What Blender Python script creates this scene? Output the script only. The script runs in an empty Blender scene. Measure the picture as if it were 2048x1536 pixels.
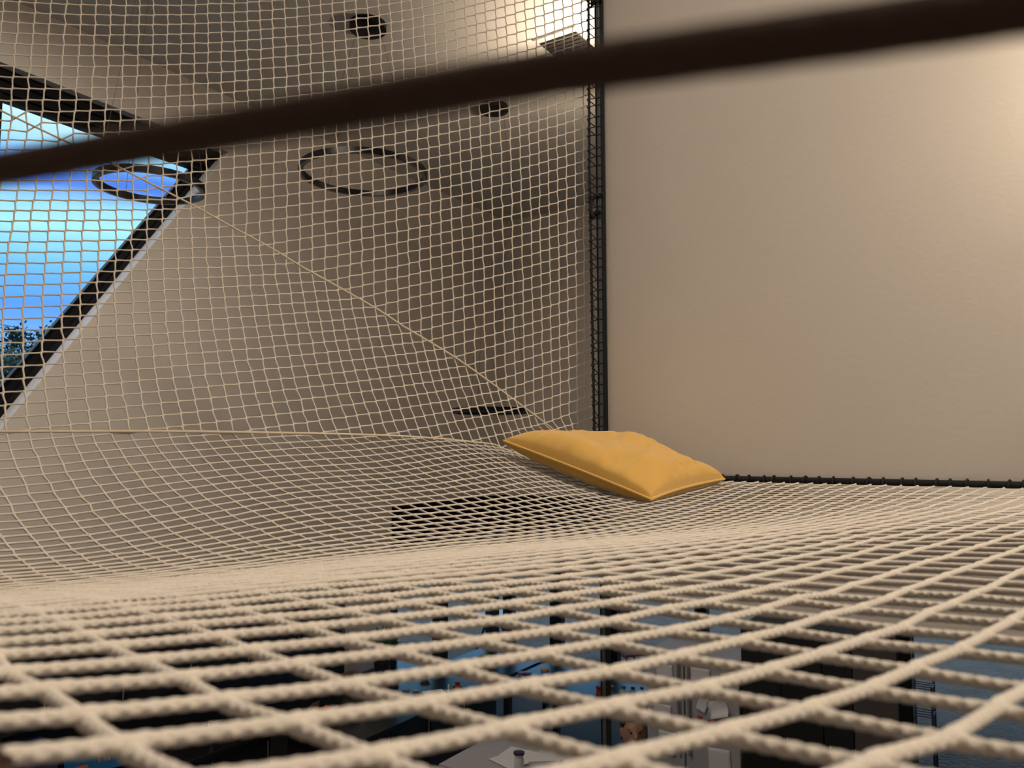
import bpy, bmesh, math, random
import numpy as np
from mathutils import Vector, Matrix

S = bpy.context.scene
COL = S.collection
random.seed(7)
RNG = np.random.default_rng(11)

# ------------------------------------------------------------------ camera
EYE = 3.5                      # eye height above the ground floor
FPX, HORIZON = 1560.0, 900.0   # focal length and horizon line, in pixels of the 2048x1536 frame
PITCH = math.atan((HORIZON - 768.0) / FPX)
cam_data = bpy.data.cameras.new('camera')
cam_data.sensor_width = 36.0
cam_data.lens = FPX / 2048.0 * 36.0
cam_data.clip_start = 0.005
cam_data.clip_end = 300
cam_data.dof.use_dof = True
cam_data.dof.focus_distance = 1.9
cam_data.dof.aperture_fstop = 12.0
cam = bpy.data.objects.new('camera', cam_data)
cam.location = (0, 0, EYE)
cam.rotation_euler = (math.pi / 2 + PITCH, 0, 0)
COL.objects.link(cam)
S.camera = cam

# ------------------------------------------------------------------ view
S.view_settings.view_transform = 'Standard'
S.view_settings.look = 'None'
S.view_settings.gamma = 1.0
S.view_settings.use_curve_mapping = False
S.view_settings.exposure = 0.0
S.cycles.use_denoising = True
S.cycles.caustics_reflective = False
S.cycles.caustics_refractive = False
S.cycles.sample_clamp_indirect = 6.0

# ------------------------------------------------------------------ sky
world = bpy.data.worlds.new('dusk_sky')
S.world = world
world.use_nodes = True
wn, wl = world.node_tree.nodes, world.node_tree.links
wn.clear()
w_out = wn.new('ShaderNodeOutputWorld')
w_bg = wn.new('ShaderNodeBackground')
w_tc = wn.new('ShaderNodeTexCoord')
w_sep = wn.new('ShaderNodeSeparateXYZ')
w_map = wn.new('ShaderNodeMapping')
w_map.inputs['Scale'].default_value = (1.5, 1.5, 9.0)
w_noise = wn.new('ShaderNodeTexNoise')
w_noise.inputs['Scale'].default_value = 2.0
w_noise.inputs['Detail'].default_value = 5.0
w_ma = wn.new('ShaderNodeMath'); w_ma.operation = 'MULTIPLY_ADD'
w_ma.inputs[1].default_value = 0.04
w_sub = wn.new('ShaderNodeMath'); w_sub.operation = 'SUBTRACT'
w_sub.inputs[1].default_value = 0.02
w_ramp = wn.new('ShaderNodeValToRGB')
stops = [(0.0, (.62, .72, .80)), (.08, (.34, .66, .92)), (.156, (.115, .36, 1.0)), (.205, (.20, .58, 1.0)),
         (.243, (.42, .90, 1.0)), (.265, (.36, .78, 1.0)), (.287, (.08, .22, .80)), (.302, (.09, .26, .84)), (.325, (.36, .74, 1.0)),
         (.355, (.60, .90, 1.0)), (.6, (.50, .66, .86)), (1.0, (.46, .56, .70))]
el = w_ramp.color_ramp.elements
while len(el) < len(stops):
    el.new(0.5)
for e, (p, c) in zip(el, stops):
    e.position = p
    e.color = (*c, 1)
wl.new(w_tc.outputs['Generated'], w_sep.inputs[0])
wl.new(w_tc.outputs['Generated'], w_map.inputs[0])
wl.new(w_map.outputs[0], w_noise.inputs['Vector'])
wl.new(w_noise.outputs['Fac'], w_ma.inputs[0])
wl.new(w_sep.outputs['Z'], w_ma.inputs[2])
wl.new(w_ma.outputs[0], w_sub.inputs[0])
wl.new(w_sub.outputs[0], w_ramp.inputs[0])
wl.new(w_ramp.outputs[0], w_bg.inputs[0])
w_bg.inputs[1].default_value = 1.15
wl.new(w_bg.outputs[0], w_out.inputs[0])

# ------------------------------------------------------------------ helpers
CP, SP = math.cos(PITCH), math.sin(PITCH)


def ray(u, v):
    """direction through a pixel, scaled to one metre forward, relative to the eye"""
    u = np.asarray(u, float); v = np.asarray(v, float)
    x = u - 1024.0; y = 768.0 - v
    f = FPX * CP - y * SP
    return x / f, (FPX * SP + y * CP) / f


def at(u, v, fwd):
    """world point seen at a pixel, a known distance forward of the eye"""
    rx, rz = ray(u, v)
    return Vector((float(rx * fwd), float(fwd), float(rz * fwd) + EYE))


def at_z(u, v, z):
    rx, rz = ray(u, v)
    fwd = (z - EYE) / rz
    return Vector((float(rx * fwd), float(fwd), float(z)))


def at_plane(u, v, p, n):
    rx, rz = ray(u, v)
    d = Vector((float(rx), 1.0, float(rz)))
    o = Vector((0, 0, EYE))
    return o + d * ((Vector(p) - o).dot(n) / d.dot(n))


MATS = {}


def mat(name, col, rough=0.6, metal=0.0, noise=None, bump=None, emit=None, spec=0.5, col2=None, sheen=0.0, coat=0.0):
    if name in MATS:
        return MATS[name]
    m = bpy.data.materials.new(name)
    m.use_nodes = True
    nt = m.node_tree
    b = nt.nodes['Principled BSDF']
    b.inputs['Base Color'].default_value = (*col, 1)
    b.inputs['Roughness'].default_value = rough
    b.inputs['Metallic'].default_value = metal
    b.inputs['Specular IOR Level'].default_value = spec
    if sheen:
        b.inputs['Sheen Weight'].default_value = sheen
    if coat:
        b.inputs['Coat Weight'].default_value = coat
    if emit:
        b.inputs['Emission Color'].default_value = (*emit[0], 1)
        b.inputs['Emission Strength'].default_value = emit[1]
    tc = nt.nodes.new('ShaderNodeTexCoord')
    if noise:
        n = nt.nodes.new('ShaderNodeTexNoise')
        n.inputs['Scale'].default_value = noise[0]
        n.inputs['Detail'].default_value = 4
        r = nt.nodes.new('ShaderNodeMix'); r.data_type = 'RGBA'
        c2 = col2 or tuple(max(0, c * (1 - noise[1])) for c in col)
        r.inputs['A'].default_value = (*col, 1)
        r.inputs['B'].default_value = (*c2, 1)
        nt.links.new(tc.outputs['Object'], n.inputs['Vector'])
        nt.links.new(n.outputs['Fac'], r.inputs['Factor'])
        nt.links.new(r.outputs['Result'], b.inputs['Base Color'])
    if bump:
        n2 = nt.nodes.new('ShaderNodeTexNoise')
        n2.inputs['Scale'].default_value = bump[0]
        n2.inputs['Detail'].default_value = 3
        bp = nt.nodes.new('ShaderNodeBump')
        bp.inputs['Strength'].default_value = bump[1]
        bp.inputs['Distance'].default_value = bump[2]
        nt.links.new(tc.outputs['Object'], n2.inputs['Vector'])
        nt.links.new(n2.outputs['Fac'], bp.inputs['Height'])
        nt.links.new(bp.outputs['Normal'], b.inputs['Normal'])
    MATS[name] = m
    return m


def glass_mat(name, tint=(1, 1, 1), refl=0.05):
    m = bpy.data.materials.new(name)
    m.use_nodes = True
    nt = m.node_tree
    nt.nodes.remove(nt.nodes['Principled BSDF'])
    tr = nt.nodes.new('ShaderNodeBsdfTransparent'); tr.inputs[0].default_value = (*tint, 1)
    gl = nt.nodes.new('ShaderNodeBsdfGlossy'); gl.inputs['Roughness'].default_value = 0.12
    mx = nt.nodes.new('ShaderNodeMixShader'); mx.inputs[0].default_value = refl
    nt.links.new(tr.outputs[0], mx.inputs[1]); nt.links.new(gl.outputs[0], mx.inputs[2])
    nt.links.new(mx.outputs[0], nt.nodes['Material Output'].inputs[0])
    MATS[name] = m
    return m


M_WALL = mat('warm_white_paint', (.72, .668, .612), .85, bump=(60, .05, .01))
M_CEIL = mat('ceiling_paint', (.66, .63, .60), .9, bump=(40, .05, .01))
M_BLACKSTEEL = mat('black_powder_coated_steel', (.005, .006, .008), .45, spec=.3, bump=(300, .15, .002))
M_FRAME = mat('black_window_aluminium', (.0035, .004, .0055), .4, spec=.25)
M_BLACKCORD = mat('black_cord_fibre', (.006, .006, .007), .8, bump=(900, .6, .002))
M_NET = mat('cream_braided_cord', (.74, .675, .59), .92, noise=(90, .16), bump=(1400, .5, .0012), sheen=.25)
M_ROPE = mat('cream_border_rope', (.70, .61, .46), .9, bump=(900, .5, .0015), sheen=.2)
M_BROWN = mat('dark_brown_cord', (.035, .014, .008), .85, bump=(900, .5, .002))
M_MUSTARD = mat('mustard_cotton', (.70, .41, .085), .9, noise=(6, .10), bump=(1500, .35, .001), sheen=.35)
M_PIPING = mat('mustard_piping', (.72, .43, .10), .85, sheen=.3)
M_RING = mat('black_anodised_ring', (.005, .005, .006), .35, spec=.25)
M_WIRE = mat('thin_steel_wire', (.06, .06, .06), .4, metal=.6)
M_DIFF = mat('ring_light_diffuser', (.35, .35, .36), .5)


def tag(o, label=None, cat=None, group=None, kind=None):
    if label: o['label'] = label
    if cat: o['category'] = cat
    if group: o['group'] = group
    if kind: o['kind'] = kind
    return o


def empty(name, loc=(0, 0, 0), rz=0.0):
    o = bpy.data.objects.new(name, None)
    o.empty_display_size = 0.05
    o.location = loc
    o.rotation_euler = (0, 0, rz)
    COL.objects.link(o)
    return o


def link_mesh(name, me, m, parent=None, smooth=True):
    if m is not None and not me.materials:
        me.materials.append(m)
    if smooth:
        me.polygons.foreach_set('use_smooth', [True] * len(me.polygons))
    o = bpy.data.objects.new(name, me)
    COL.objects.link(o)
    if parent is not None:
        o.parent = parent
        # geometry is written in world space: undo the parent's placement
        o.matrix_parent_inverse = Matrix.Identity(4)
        pm = Matrix.Translation(parent.location) @ parent.rotation_euler.to_matrix().to_4x4()
        par = parent.parent
        if par is not None:
            pm = (Matrix.Translation(par.location) @ par.rotation_euler.to_matrix().to_4x4()) @ pm
        me.transform(pm.inverted())
    return o


class MB:
    """collects simple solids in world space and links them as one mesh"""
    def __init__(self):
        self.v, self.f = [], []

    def _add(self, vs, fs):
        k = len(self.v)
        self.v += [tuple(p) for p in vs]
        self.f += [tuple(i + k for i in f) for f in fs]
        return self

    def box(self, c, s, rz=0.0, rot=None):
        R = rot or Matrix.Rotation(rz, 3, 'Z')
        c = Vector(c)
        vs = [c + R @ Vector((x * s[0] / 2, y * s[1] / 2, z * s[2] / 2)) for z in (-1, 1) for y in (-1, 1) for x in (-1, 1)]
        return self._add(vs, [(0, 2, 3, 1), (4, 5, 7, 6), (0, 1, 5, 4), (2, 6, 7, 3), (0, 4, 6, 2), (1, 3, 7, 5)])

    def bar(self, p0, p1, w, h, up=(0, 0, 1)):
        p0, p1 = Vector(p0), Vector(p1)
        t = (p1 - p0).normalized()
        a = t.cross(Vector(up)).normalized()
        b = a.cross(t)
        vs = []
        for p in (p0, p1):
            for sa, sb in ((-1, -1), (1, -1), (1, 1), (-1, 1)):
                vs.append(p + a * sa * w / 2 + b * sb * h / 2)
        return self._add(vs, [(3, 2, 1, 0), (4, 5, 6, 7), (0, 1, 5, 4), (1, 2, 6, 5), (2, 3, 7, 6), (3, 0, 4, 7)])

    def tube(self, pts, r, sides=10, closed=False, cap=True):
        pts = [Vector(p) for p in pts]
        n = len(pts)
        rs = r if hasattr(r, '__len__') else [r] * n
        ref = None
        vs, fs = [], []
        for i, p in enumerate(pts):
            a = pts[i - 1] if (i > 0 or closed) else p
            b = pts[(i + 1) % n] if (i < n - 1 or closed) else p
            t = (b - a).normalized()
            if ref is None:
                ref = t.orthogonal().normalized()
            ref = (ref - t * ref.dot(t)).normalized()
            bn = t.cross(ref)
            for k in range(sides):
                th = 2 * math.pi * k / sides
                vs.append(p + (ref * math.cos(th) + bn * math.sin(th)) * rs[i])
        m = n if closed else n - 1
        for i in range(m):
            j = (i + 1) % n
            for k in range(sides):
                l = (k + 1) % sides
                fs.append((i * sides + k, i * sides + l, j * sides + l, j * sides + k))
        if cap and not closed:
            fs.append(tuple(range(sides - 1, -1, -1)))
            fs.append(tuple((n - 1) * sides + k for k in range(sides)))
        return self._add(vs, fs)

    def lathe(self, c, prof, seg=20, axis=None):
        """profile of (radius, height) turned about the vertical through c"""
        c = Vector(c)
        R = Matrix.Identity(3) if axis is None else Vector((0, 0, 1)).rotation_difference(Vector(axis)).to_matrix()
        vs, fs = [], []
        for r, h in prof:
            for k in range(seg):
                th = 2 * math.pi * k / seg
                vs.append(c + R @ Vector((r * math.cos(th), r * math.sin(th), h)))
        for i in range(len(prof) - 1):
            for k in range(seg):
                l = (k + 1) % seg
                fs.append((i * seg + k, i * seg + l, (i + 1) * seg + l, (i + 1) * seg + k))
        fs.append(tuple(range(seg - 1, -1, -1)))
        fs.append(tuple((len(prof) - 1) * seg + k for k in range(seg)))
        return self._add(vs, fs)

    def prism(self, poly, d):
        """closed outline (3D points) pushed along d"""
        d = Vector(d)
        n = len(poly)
        vs = [Vector(p) for p in poly] + [Vector(p) + d for p in poly]
        fs = [tuple(range(n)), tuple(range(2 * n - 1, n - 1, -1))]
        fs += [(i, (i + 1) % n, n + (i + 1) % n, n + i) for i in range(n)]
        return self._add(vs, fs)

    def build(self, name, m, parent=None, smooth=False, bevel=0.0, seg=2):
        me = bpy.data.meshes.new(name)
        me.from_pydata(self.v, [], self.f)
        bm = bmesh.new(); bm.from_mesh(me)
        bmesh.ops.recalc_face_normals(bm, faces=bm.faces)
        if bevel:
            es = [e for e in bm.edges if e.is_manifold and e.calc_face_angle(0) > .6]
            bmesh.ops.bevel(bm, geom=es, offset=bevel, segments=seg, affect='EDGES', profile=.5, clamp_overlap=True)
        bm.to_mesh(me); bm.free()
        o = link_mesh(name, me, m, parent, smooth=smooth)
        if smooth:
            me.set_sharp_from_angle(angle=math.radians(40))
        return o


def quad_mesh(name, grid, m, parent=None, close_u=False, close_v=False):
    """grid of points (nu, nv, 3) as a smooth surface, fast"""
    nu, nv = grid.shape[:2]
    idx = np.arange(nu * nv).reshape(nu, nv)
    a = idx if close_u else idx[:-1]
    b = np.roll(idx, -1, 0) if close_u else idx[1:]
    if close_v:
        q = np.stack([a, np.roll(a, -1, 1), np.roll(b, -1, 1), b], -1)
    else:
        q = np.stack([a[:, :-1], a[:, 1:], b[:, 1:], b[:, :-1]], -1)
    q = q.reshape(-1, 4)
    me = bpy.data.meshes.new(name)
    me.vertices.add(nu * nv)
    me.vertices.foreach_set('co', np.ascontiguousarray(grid, dtype=np.float32).ravel())
    me.loops.add(q.size)
    me.loops.foreach_set('vertex_index', q.ravel().astype(np.int32))
    me.polygons.add(len(q))
    me.polygons.foreach_set('loop_start', np.arange(0, q.size, 4, dtype=np.int32))
    me.update(calc_edges=True)
    me.validate()
    return link_mesh(name, me, m, parent)


def area_light(name, loc, size, energy, col, rot, shape='RECTANGLE', size_y=None, parent=None):
    d = bpy.data.lights.new(name, 'AREA')
    d.shape = shape; d.size = size
    if size_y: d.size_y = size_y
    d.energy = energy; d.color = col
    o = bpy.data.objects.new(name, d)
    o.location = loc; o.rotation_euler = rot
    COL.objects.link(o)
    return o


def point_light(name, loc, energy, col, r):
    d = bpy.data.lights.new(name, 'POINT')
    d.energy = energy; d.color = col; d.shadow_soft_size = r
    o = bpy.data.objects.new(name, d); o.location = loc
    COL.objects.link(o)
    return o


# ------------------------------------------------------------------ room frame
CEIL = EYE + 3.6
c1 = at_z(102, 34, CEIL)
c2 = at_z(918, 400, CEIL)
eL = Vector((c2.x - c1.x, c2.y - c1.y, 0)).normalized()      # along the window wall, away from the eye
nL = Vector((eL.y, -eL.x, 0))                                # into the room
rx12, _ = ray(1012, 443)
tt = (float(rx12) * c1.y - c1.x) / (eL.x - float(rx12) * eL.y)
CORNER = Vector((c1.x, c1.y, 0)) + eL * tt                   # corner of window wall and glazed wall
LEN_L, LEN_B = 15.0, 11.5


def on_left(u, v, out=0.0):
    """point on the window wall (or on a plane `out` metres outside it)"""
    return at_plane(u, v, CORNER - nL * out, nL)


def room(a, b, z=0.0):
    """a metres from the corner along the window wall, b metres along the glazed wall"""
    return Vector((CORNER.x - eL.x * a + nL.x * b, CORNER.y - eL.y * a + nL.y * b, z))


def sz(p):
    d = p - CORNER
    return (-(d.x * eL.x + d.y * eL.y), p.z)


# the partition behind the net: its line is set by the black bar the net is laced to
BAR0 = Vector((.3315, 2.6998, EYE - .098))
bD = Vector((.03214687, -.02351792, 0)).normalized()
bN = Vector((-bD.y, bD.x, 0))                                # away from the eye
if bN.y < 0: bN = -bN

# ------------------------------------------------------------------ lamps of the room and added ceiling fill (light only; fixtures are built below)
WARM = (1.0, .80, .58)
LAMP_WALL = BAR0 + bD * 1.72 - bN * .26 + Vector((0, 0, 1.06))
LAMP_HANG = Vector((1.05, 6.35, EYE + 2.75))
FILL_PANELS = [(Vector((2.3, .1, CEIL - .05)), 118.0), (Vector((-2.3, 4.0, CEIL - .05)), 92.0), (Vector((2.9, -2.4, CEIL - .05)), 62.0)]  # unseen panels added as general fill for net, left wall and ceiling
point_light('wall_lamp_bulb', LAMP_WALL, 13.0, WARM, .06)
area_light('hanging_lamp_bulb', LAMP_HANG, .34, 66.0, WARM, (math.pi, 0, 0), shape='DISK')
for k, (p, e) in enumerate(FILL_PANELS):
    area_light('fill_panel_light', p - Vector((0, 0, .03)), 1.2, e, (1.0, .86, .70), (0, 0, 0), size_y=.6)

# ------------------------------------------------------------------ shell
def structure(o):
    o['kind'] = 'structure'
    return o


mb = MB(); mb.box(room(LEN_L / 2, LEN_B / 2, -.1), (LEN_B, LEN_L, .2), math.atan2(nL.y, nL.x))
structure(mb.build('floor', mat('grey_floor', (.10, .10, .115), .7, noise=(5, .3))))
mb = MB(); mb.box(room(LEN_L / 2, LEN_B / 2, CEIL + .1), (LEN_B + .6, LEN_L + .6, .2), math.atan2(nL.y, nL.x))
structure(mb.build('ceiling', M_CEIL))

# window wall with its slanted window and the low glazing beside the corner
GL_TOP = on_left(900, 999).z                      # top of the low glazing
GL_A = sz(on_left(783, 1040))[0]                  # where the low glazing begins
apex = on_left(458, 304.5)
topL = on_left(0, 123)
sl0 = on_left(0, 861)
aA, zA = sz(apex)
a1, z1 = sz(topL)
a2, z2 = sz(sl0)
kt = (z1 - zA) / (a1 - aA)
ks = (z2 - zA) / (a2 - aA)
zB = EYE - 1.1
aB = aA + (zB - zA) / ks
aD = a1 + 2.6
zD = zA + kt * (aD - aA)
TH = .30


def wallpt(a, z, out=0.0):
    p = room(a, 0, z)
    return p - nL * out


def wall_piece(m, poly):
    m.prism([wallpt(a, z) for a, z in poly], -nL * TH)


mb = MB()
wall_piece(mb, [(0, GL_TOP), (0, CEIL), (aA, CEIL), (aA, zA), (aB, zB), (aB, GL_TOP)] if zB > GL_TOP else
           [(0, GL_TOP), (0, CEIL), (aA, CEIL), (aA, zA), (aA + (GL_TOP - zA) / ks, GL_TOP)])
if zB > GL_TOP:
    wall_piece(mb, [(GL_A, 0), (GL_A, GL_TOP), (aB, GL_TOP), (aB, 0)])
else:
    aG = aA + (GL_TOP - zA) / ks
    wall_piece(mb, [(GL_A, 0), (GL_A, GL_TOP), (aG, GL_TOP), (aB, zB), (aB, 0)])
wall_piece(mb, [(aA, CEIL), (aD, CEIL), (aD, zD), (aA, zA)])
wall_piece(mb, [(aB, 0), (aB, zB), (aD, zB), (aD, 0)])
wall_piece(mb, [(aD, 0), (aD, CEIL), (LEN_L, CEIL), (LEN_L, 0)])
structure(mb.build('wall_left', M_WALL))
mb = MB(); mb.prism([room(-TH, 0, GL_TOP), room(-TH, LEN_B, GL_TOP), room(-TH, LEN_B, CEIL), room(-TH, 0, CEIL)], eL * -TH * -1 * -1)
structure(mb.build('wall_back', M_WALL))
mb = MB(); mb.prism([room(LEN_L, 0, 0), room(LEN_L, LEN_B, 0), room(LEN_L, LEN_B, CEIL), room(LEN_L, 0, CEIL)], -eL * .25)
structure(mb.build('wall_rear', M_WALL))
mb = MB(); mb.prism([room(0, LEN_B, 0), room(LEN_L, LEN_B, 0), room(LEN_L, LEN_B, CEIL), room(0, LEN_B, CEIL)], nL * .25)
structure(mb.build('wall_outer', M_WALL))

# partition the net is laced to, standing on the edge of the upper floor
PL = 5.0
w0 = BAR0 + bN * .040 - bD * .024
w0.z = 0
rotb = math.atan2(bD.y, bD.x)
mb = MB()
mb.prism([w0 + Vector((0, 0, EYE - .50)), w0 + bD * PL + Vector((0, 0, EYE - .50)), w0 + bD * PL + Vector((0, 0, CEIL)), w0 + Vector((0, 0, CEIL))], bN * .18)
structure(mb.build('wall_right', M_WALL))
mb = MB()
mb.prism([w0 + bN * .18 + Vector((0, 0, EYE - .50)), w0 + bD * PL + bN * .18 + Vector((0, 0, EYE - .50)),
          w0 + bD * PL + bN * .18 + Vector((0, 0, EYE - .14)), w0 + bN * .18 + Vector((0, 0, EYE - .14))], bN * 2.2)
structure(mb.build('floor_upper', mat('slab_paint', (.28, .27, .26), .85)))

# slanted window: frame members, mullion and panes set back in the wall
G_CLEAR = glass_mat('clear_window_glass', (.97, .98, 1.0), .006)
win = empty('window_1', wallpt(aB, zB, .15))
structure(win)


def frame_member(name, p, q, inward, w, d0, d1, parent):
    """strip between wall points p and q (a, z), w metres wide toward `inward`, from d0 to d1 outside the wall face"""
    (pa, pz), (qa, qz) = p, q
    d = Vector((qa - pa, qz - pz)); d.normalize()
    n = Vector((-d.y, d.x))
    if n.dot(Vector(inward)) < 0: n = -n
    poly = [(pa, pz), (qa, qz), (qa + n.x * w, qz + n.y * w), (pa + n.x * w, pz + n.y * w)]
    m = MB(); m.prism([wallpt(a, z, d0) for a, z in poly], -nL * (d1 - d0))
    return m.build(name, M_FRAME, parent)


INW = (1.0, .35)
frame_member('jamb', (aA, zA), (aB, zB), INW, .05, .15, .22, win)
frame_member('jamb', (aA + .03, zA - .02), (aB + .04, zB), INW, .085, .175, .235, win)
frame_member('jamb', (aA + .07, zA - .05), (aB + .08, zB), INW, .09, .19, .25, win)
o = frame_member('reveal', (aA, zA), (aB, zB), INW, .006, .002, .15, win)
o.data.materials[0] = mat('white_reveal_paint', (.86, .86, .88), .7)
o['label'] = 'white painted reveal along the slanted jamb'
frame_member('head', (aA, zA), (aD, zD), (0, -1), .09, .09, .20, win)
frame_member('head', (aA, zA - .08), (aD, zD - .08), (0, -1), .10, .12, .22, win)
frame_member('head', (aA, zA - .17), (aD, zD - .17), (0, -1), .06, .15, .23, win)
frame_member('sill', (aB, zB), (aD, zB), (0, 1), .10, .115, .23, win)
am = sz(on_left(-2, 250, .17))[0]
frame_member('mullion', (am, zB), (am, zA + kt * (am - aA) - .15), (1, 0), .07, .13, .23, win)
frame_member('jamb', (aD, zB), (aD, zD), (-1, 0), .10, .115, .23, win)


def pane(poly, parent, out, name='pane', m=None):
    q = MB(); q.prism([wallpt(a, z, out) for a, z in poly], -nL * .006)
    return q.build(name, m or G_CLEAR, parent)


pane([(aA + .10, zA - .2), (am, zA + kt * (am - aA) - .2), (am, zB + .05), (aB + .12, zB + .05)], win, .19)
pane([(am + .06, zA + kt * (am - aA) - .2), (aD - .05, zD - .2), (aD - .05, zB + .05), (am + .06, zB + .05)], win, .19)

# low glazing round the corner: black mullions, head beam and panes
w2 = empty('window_2', wallpt(GL_A, 0, .12)); structure(w2)
frame_member('head', (0, GL_TOP), (GL_A, GL_TOP), (0, -1), .62, .02, .16, w2)
frame_member('jamb', (GL_A, 0), (GL_A, GL_TOP), (-1, 0), .16, .02, .16, w2)
aL = [GL_A - .16]
for u in (881, 985):
    a = sz(on_left(u, 1250, .09))[0]
    frame_member('mullion', (a + .09, 0), (a + .09, GL_TOP), (-1, 0), .18, .03, .16, w2)
    aL.append(a)
aL.append(0.05)
for p, q in zip(aL[:-1], aL[1:]):
    pane([(p, .02), (q, .02), (q, GL_TOP - .2), (p, GL_TOP - .2)], w2, .10)
w3 = empty('window_3', room(-.12, LEN_B / 2, 0)); structure(w3)
back_u = [1108, 1215, 1400, 1600, 1809]
bb = [0.0]
for u in back_u:
    p = at_plane(u, 1300, room(0, 0, 0), eL)
    bb.append((p - CORNER).dot(nL))
while bb[-1] < LEN_B - 1.5: bb.append(bb[-1] + 1.6)
bb.append(LEN_B)
bw = {1: .19, 2: .26, 5: .17}
for k, b in enumerate(bb):
    w = bw.get(k, .16)
    m = MB(); m.box(room(-.10, b, GL_TOP / 2), (w, .12, GL_TOP), math.atan2(nL.y, nL.x))
    m.build('mullion', M_FRAME, w3)
m = MB(); m.box(room(-.10, LEN_B / 2, GL_TOP - .31), (LEN_B, .13, .62), math.atan2(nL.y, nL.x)); m.build('head', M_FRAME, w3)
for p, q in zip(bb[:-1], bb[1:]):
    m = MB(); m.box(room(-.10, (p + q) / 2, GL_TOP / 2), (q - p, .008, GL_TOP - .1), math.atan2(nL.y, nL.x))
    m.build('pane', G_CLEAR, w3)

# ------------------------------------------------------------------ outdoors
mg = mat('gravel_yard', (.22, .19, .155), .9, noise=(3.0, .5), col2=(.085, .072, .062), bump=(14, 1.0, .05))
m = MB(); m.box((0, 20, -.32), (160, 160, .2)); structure(m.build('ground', mg))
# overhanging roof outside the low glazing
m = MB()
m.prism([room(-.32, -3.4, GL_TOP + .05), room(-.32, LEN_B, GL_TOP + .05), room(-3.2, LEN_B, GL_TOP + .05), room(-3.2, -3.4, GL_TOP + .05)], (0, 0, .15))
m.prism([room(-.32, -.32, GL_TOP + .05), room(GL_A + .5, -.32, GL_TOP + .05), room(GL_A + .5, -3.4, GL_TOP + .05), room(-.32, -3.4, GL_TOP + .05)], (0, 0, .15))
structure(m.build('ceiling_porch', mat('dark_porch_soffit', (.02, .02, .024), .8)))

M_LEAF = [mat('leaf_dark_green', (.018, .040, .022), .8), mat('leaf_grey_green', (.085, .13, .085), .8)]
M_BARK = mat('bark', (.035, .028, .022), .9)


def tree(label, base, h, spread, n, mi, seed):
    r = np.random.default_rng(seed)
    t = empty('tree', base)
    tag(t, label, 'tree', 'trees in the yard beyond the slanted window')
    m = MB()
    m.tube([base + Vector((0, 0, -.3)), base + Vector((.1, 0, h * .4)), base + Vector((-.1, .1, h * .85))], [.13, .09, .03], 7)
    tips = []
    for k in range(9):
        z0 = h * (.3 + .06 * k)
        an = r.uniform(0, 6.28)
        e = base + Vector((math.cos(an) * spread * r.uniform(.4, .9), math.sin(an) * spread * r.uniform(.4, .9), min(h * .98, z0 + h * r.uniform(.12, .3))))
        m.tube([base + Vector((0, 0, z0)), (base + Vector((0, 0, z0)) + e) / 2 + Vector((0, 0, .1)), e], [.05, .03, .012], 5)
        tips.append(e)
    m.build('trunk', M_BARK, t, smooth=True)
    tips = np.array(tips)
    c = tips[r.integers(0, len(tips), n)] + r.normal(0, 1, (n, 3)) * np.array([.45, .45, .5]) * spread * .45
    d1 = r.normal(0, 1, (n, 3)); d1 /= np.linalg.norm(d1, axis=1)[:, None]
    d2 = np.cross(d1, r.normal(0, 1, (n, 3))); d2 /= np.linalg.norm(d2, axis=1)[:, None]
    s = r.uniform(.05, .095, (n, 1))
    vs = np.stack([c - d1 * s, c + d2 * s * .55, c + d1 * s, c - d2 * s * .55], 1).reshape(-1, 3)
    me = bpy.data.meshes.new('foliage')
    me.from_pydata(vs.tolist(), [], np.arange(4 * n).reshape(-1, 4).tolist())
    link_mesh('foliage', me, M_LEAF[mi], t, smooth=False)
    return t


def yard(u, dist):
    rx, _ = ray(u, 800)
    return Vector((float(rx) * dist, dist, -.22))


def treetop(v, dist):
    return EYE + float(ray(0, v)[1]) * dist + .22


for lb, u, v, dist, spr, n, mi, sd in (
        ('tall dark tree cut by the edge of the mullion', -12, 672, 20, 1.2, 3600, 0, 1),
        ('slender dark tree standing clear above the other trees', 66, 668, 24, .8, 2000, 0, 2),
        ('small dark tree half hidden by the slanted jamb', 106, 676, 28.5, .9, 1000, 0, 3),
        ('pale grey green bush below the slender tree', 30, 716, 33, 2.0, 6000, 1, 4),
        ('wide grey green bush by the slanted jamb', 84, 722, 38.5, 2.5, 8000, 1, 5),
        ('bush beyond the mullion of the slanted window', -58, 705, 26, 1.6, 2000, 1, 6)):
    tree(lb, yard(u, dist), treetop(v, dist), spr, n, mi, sd)
# pale garden wall and the overhead cables
m = MB(); p = yard(-4, 15.0); m.box(p + Vector((-1.0, 0, 2.2)), (2.6, .3, 4.4), .3)
m.box(p + Vector((-1.0, 0, 4.45)), (2.8, .5, .12), .3)
tag(m.build('garden_wall', mat('pale_render', (.62, .58, .50), .9, noise=(2, .2))), 'pale rendered garden wall beyond the slanted window', 'wall')
for k, (v0, v1) in enumerate(((641, 664), (648, 671), (669, 685))):
    cl = ('uppermost of three thin black cables crossing the sky', 'middle of three thin black cables crossing the sky', 'lowest of three thin black cables crossing the sky')[k]
    p0, p1 = at(-240, v0 - (v1 - v0) * 2, 30 + .3 * k), at(360, v1 + (v1 - v0) * 2, 30 + .3 * k)
    pts = [p0.lerp(p1, t / 12) - Vector((0, 0, .5 * (1 - (t / 6 - 1) ** 2))) * .3 for t in range(13)]
    m = MB(); m.tube(pts, .016, 5)
    tag(m.build('overhead_cable', mat('black_cable', (.01, .01, .012), .7)), cl, 'cable', 'overhead cables above the trees')

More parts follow.
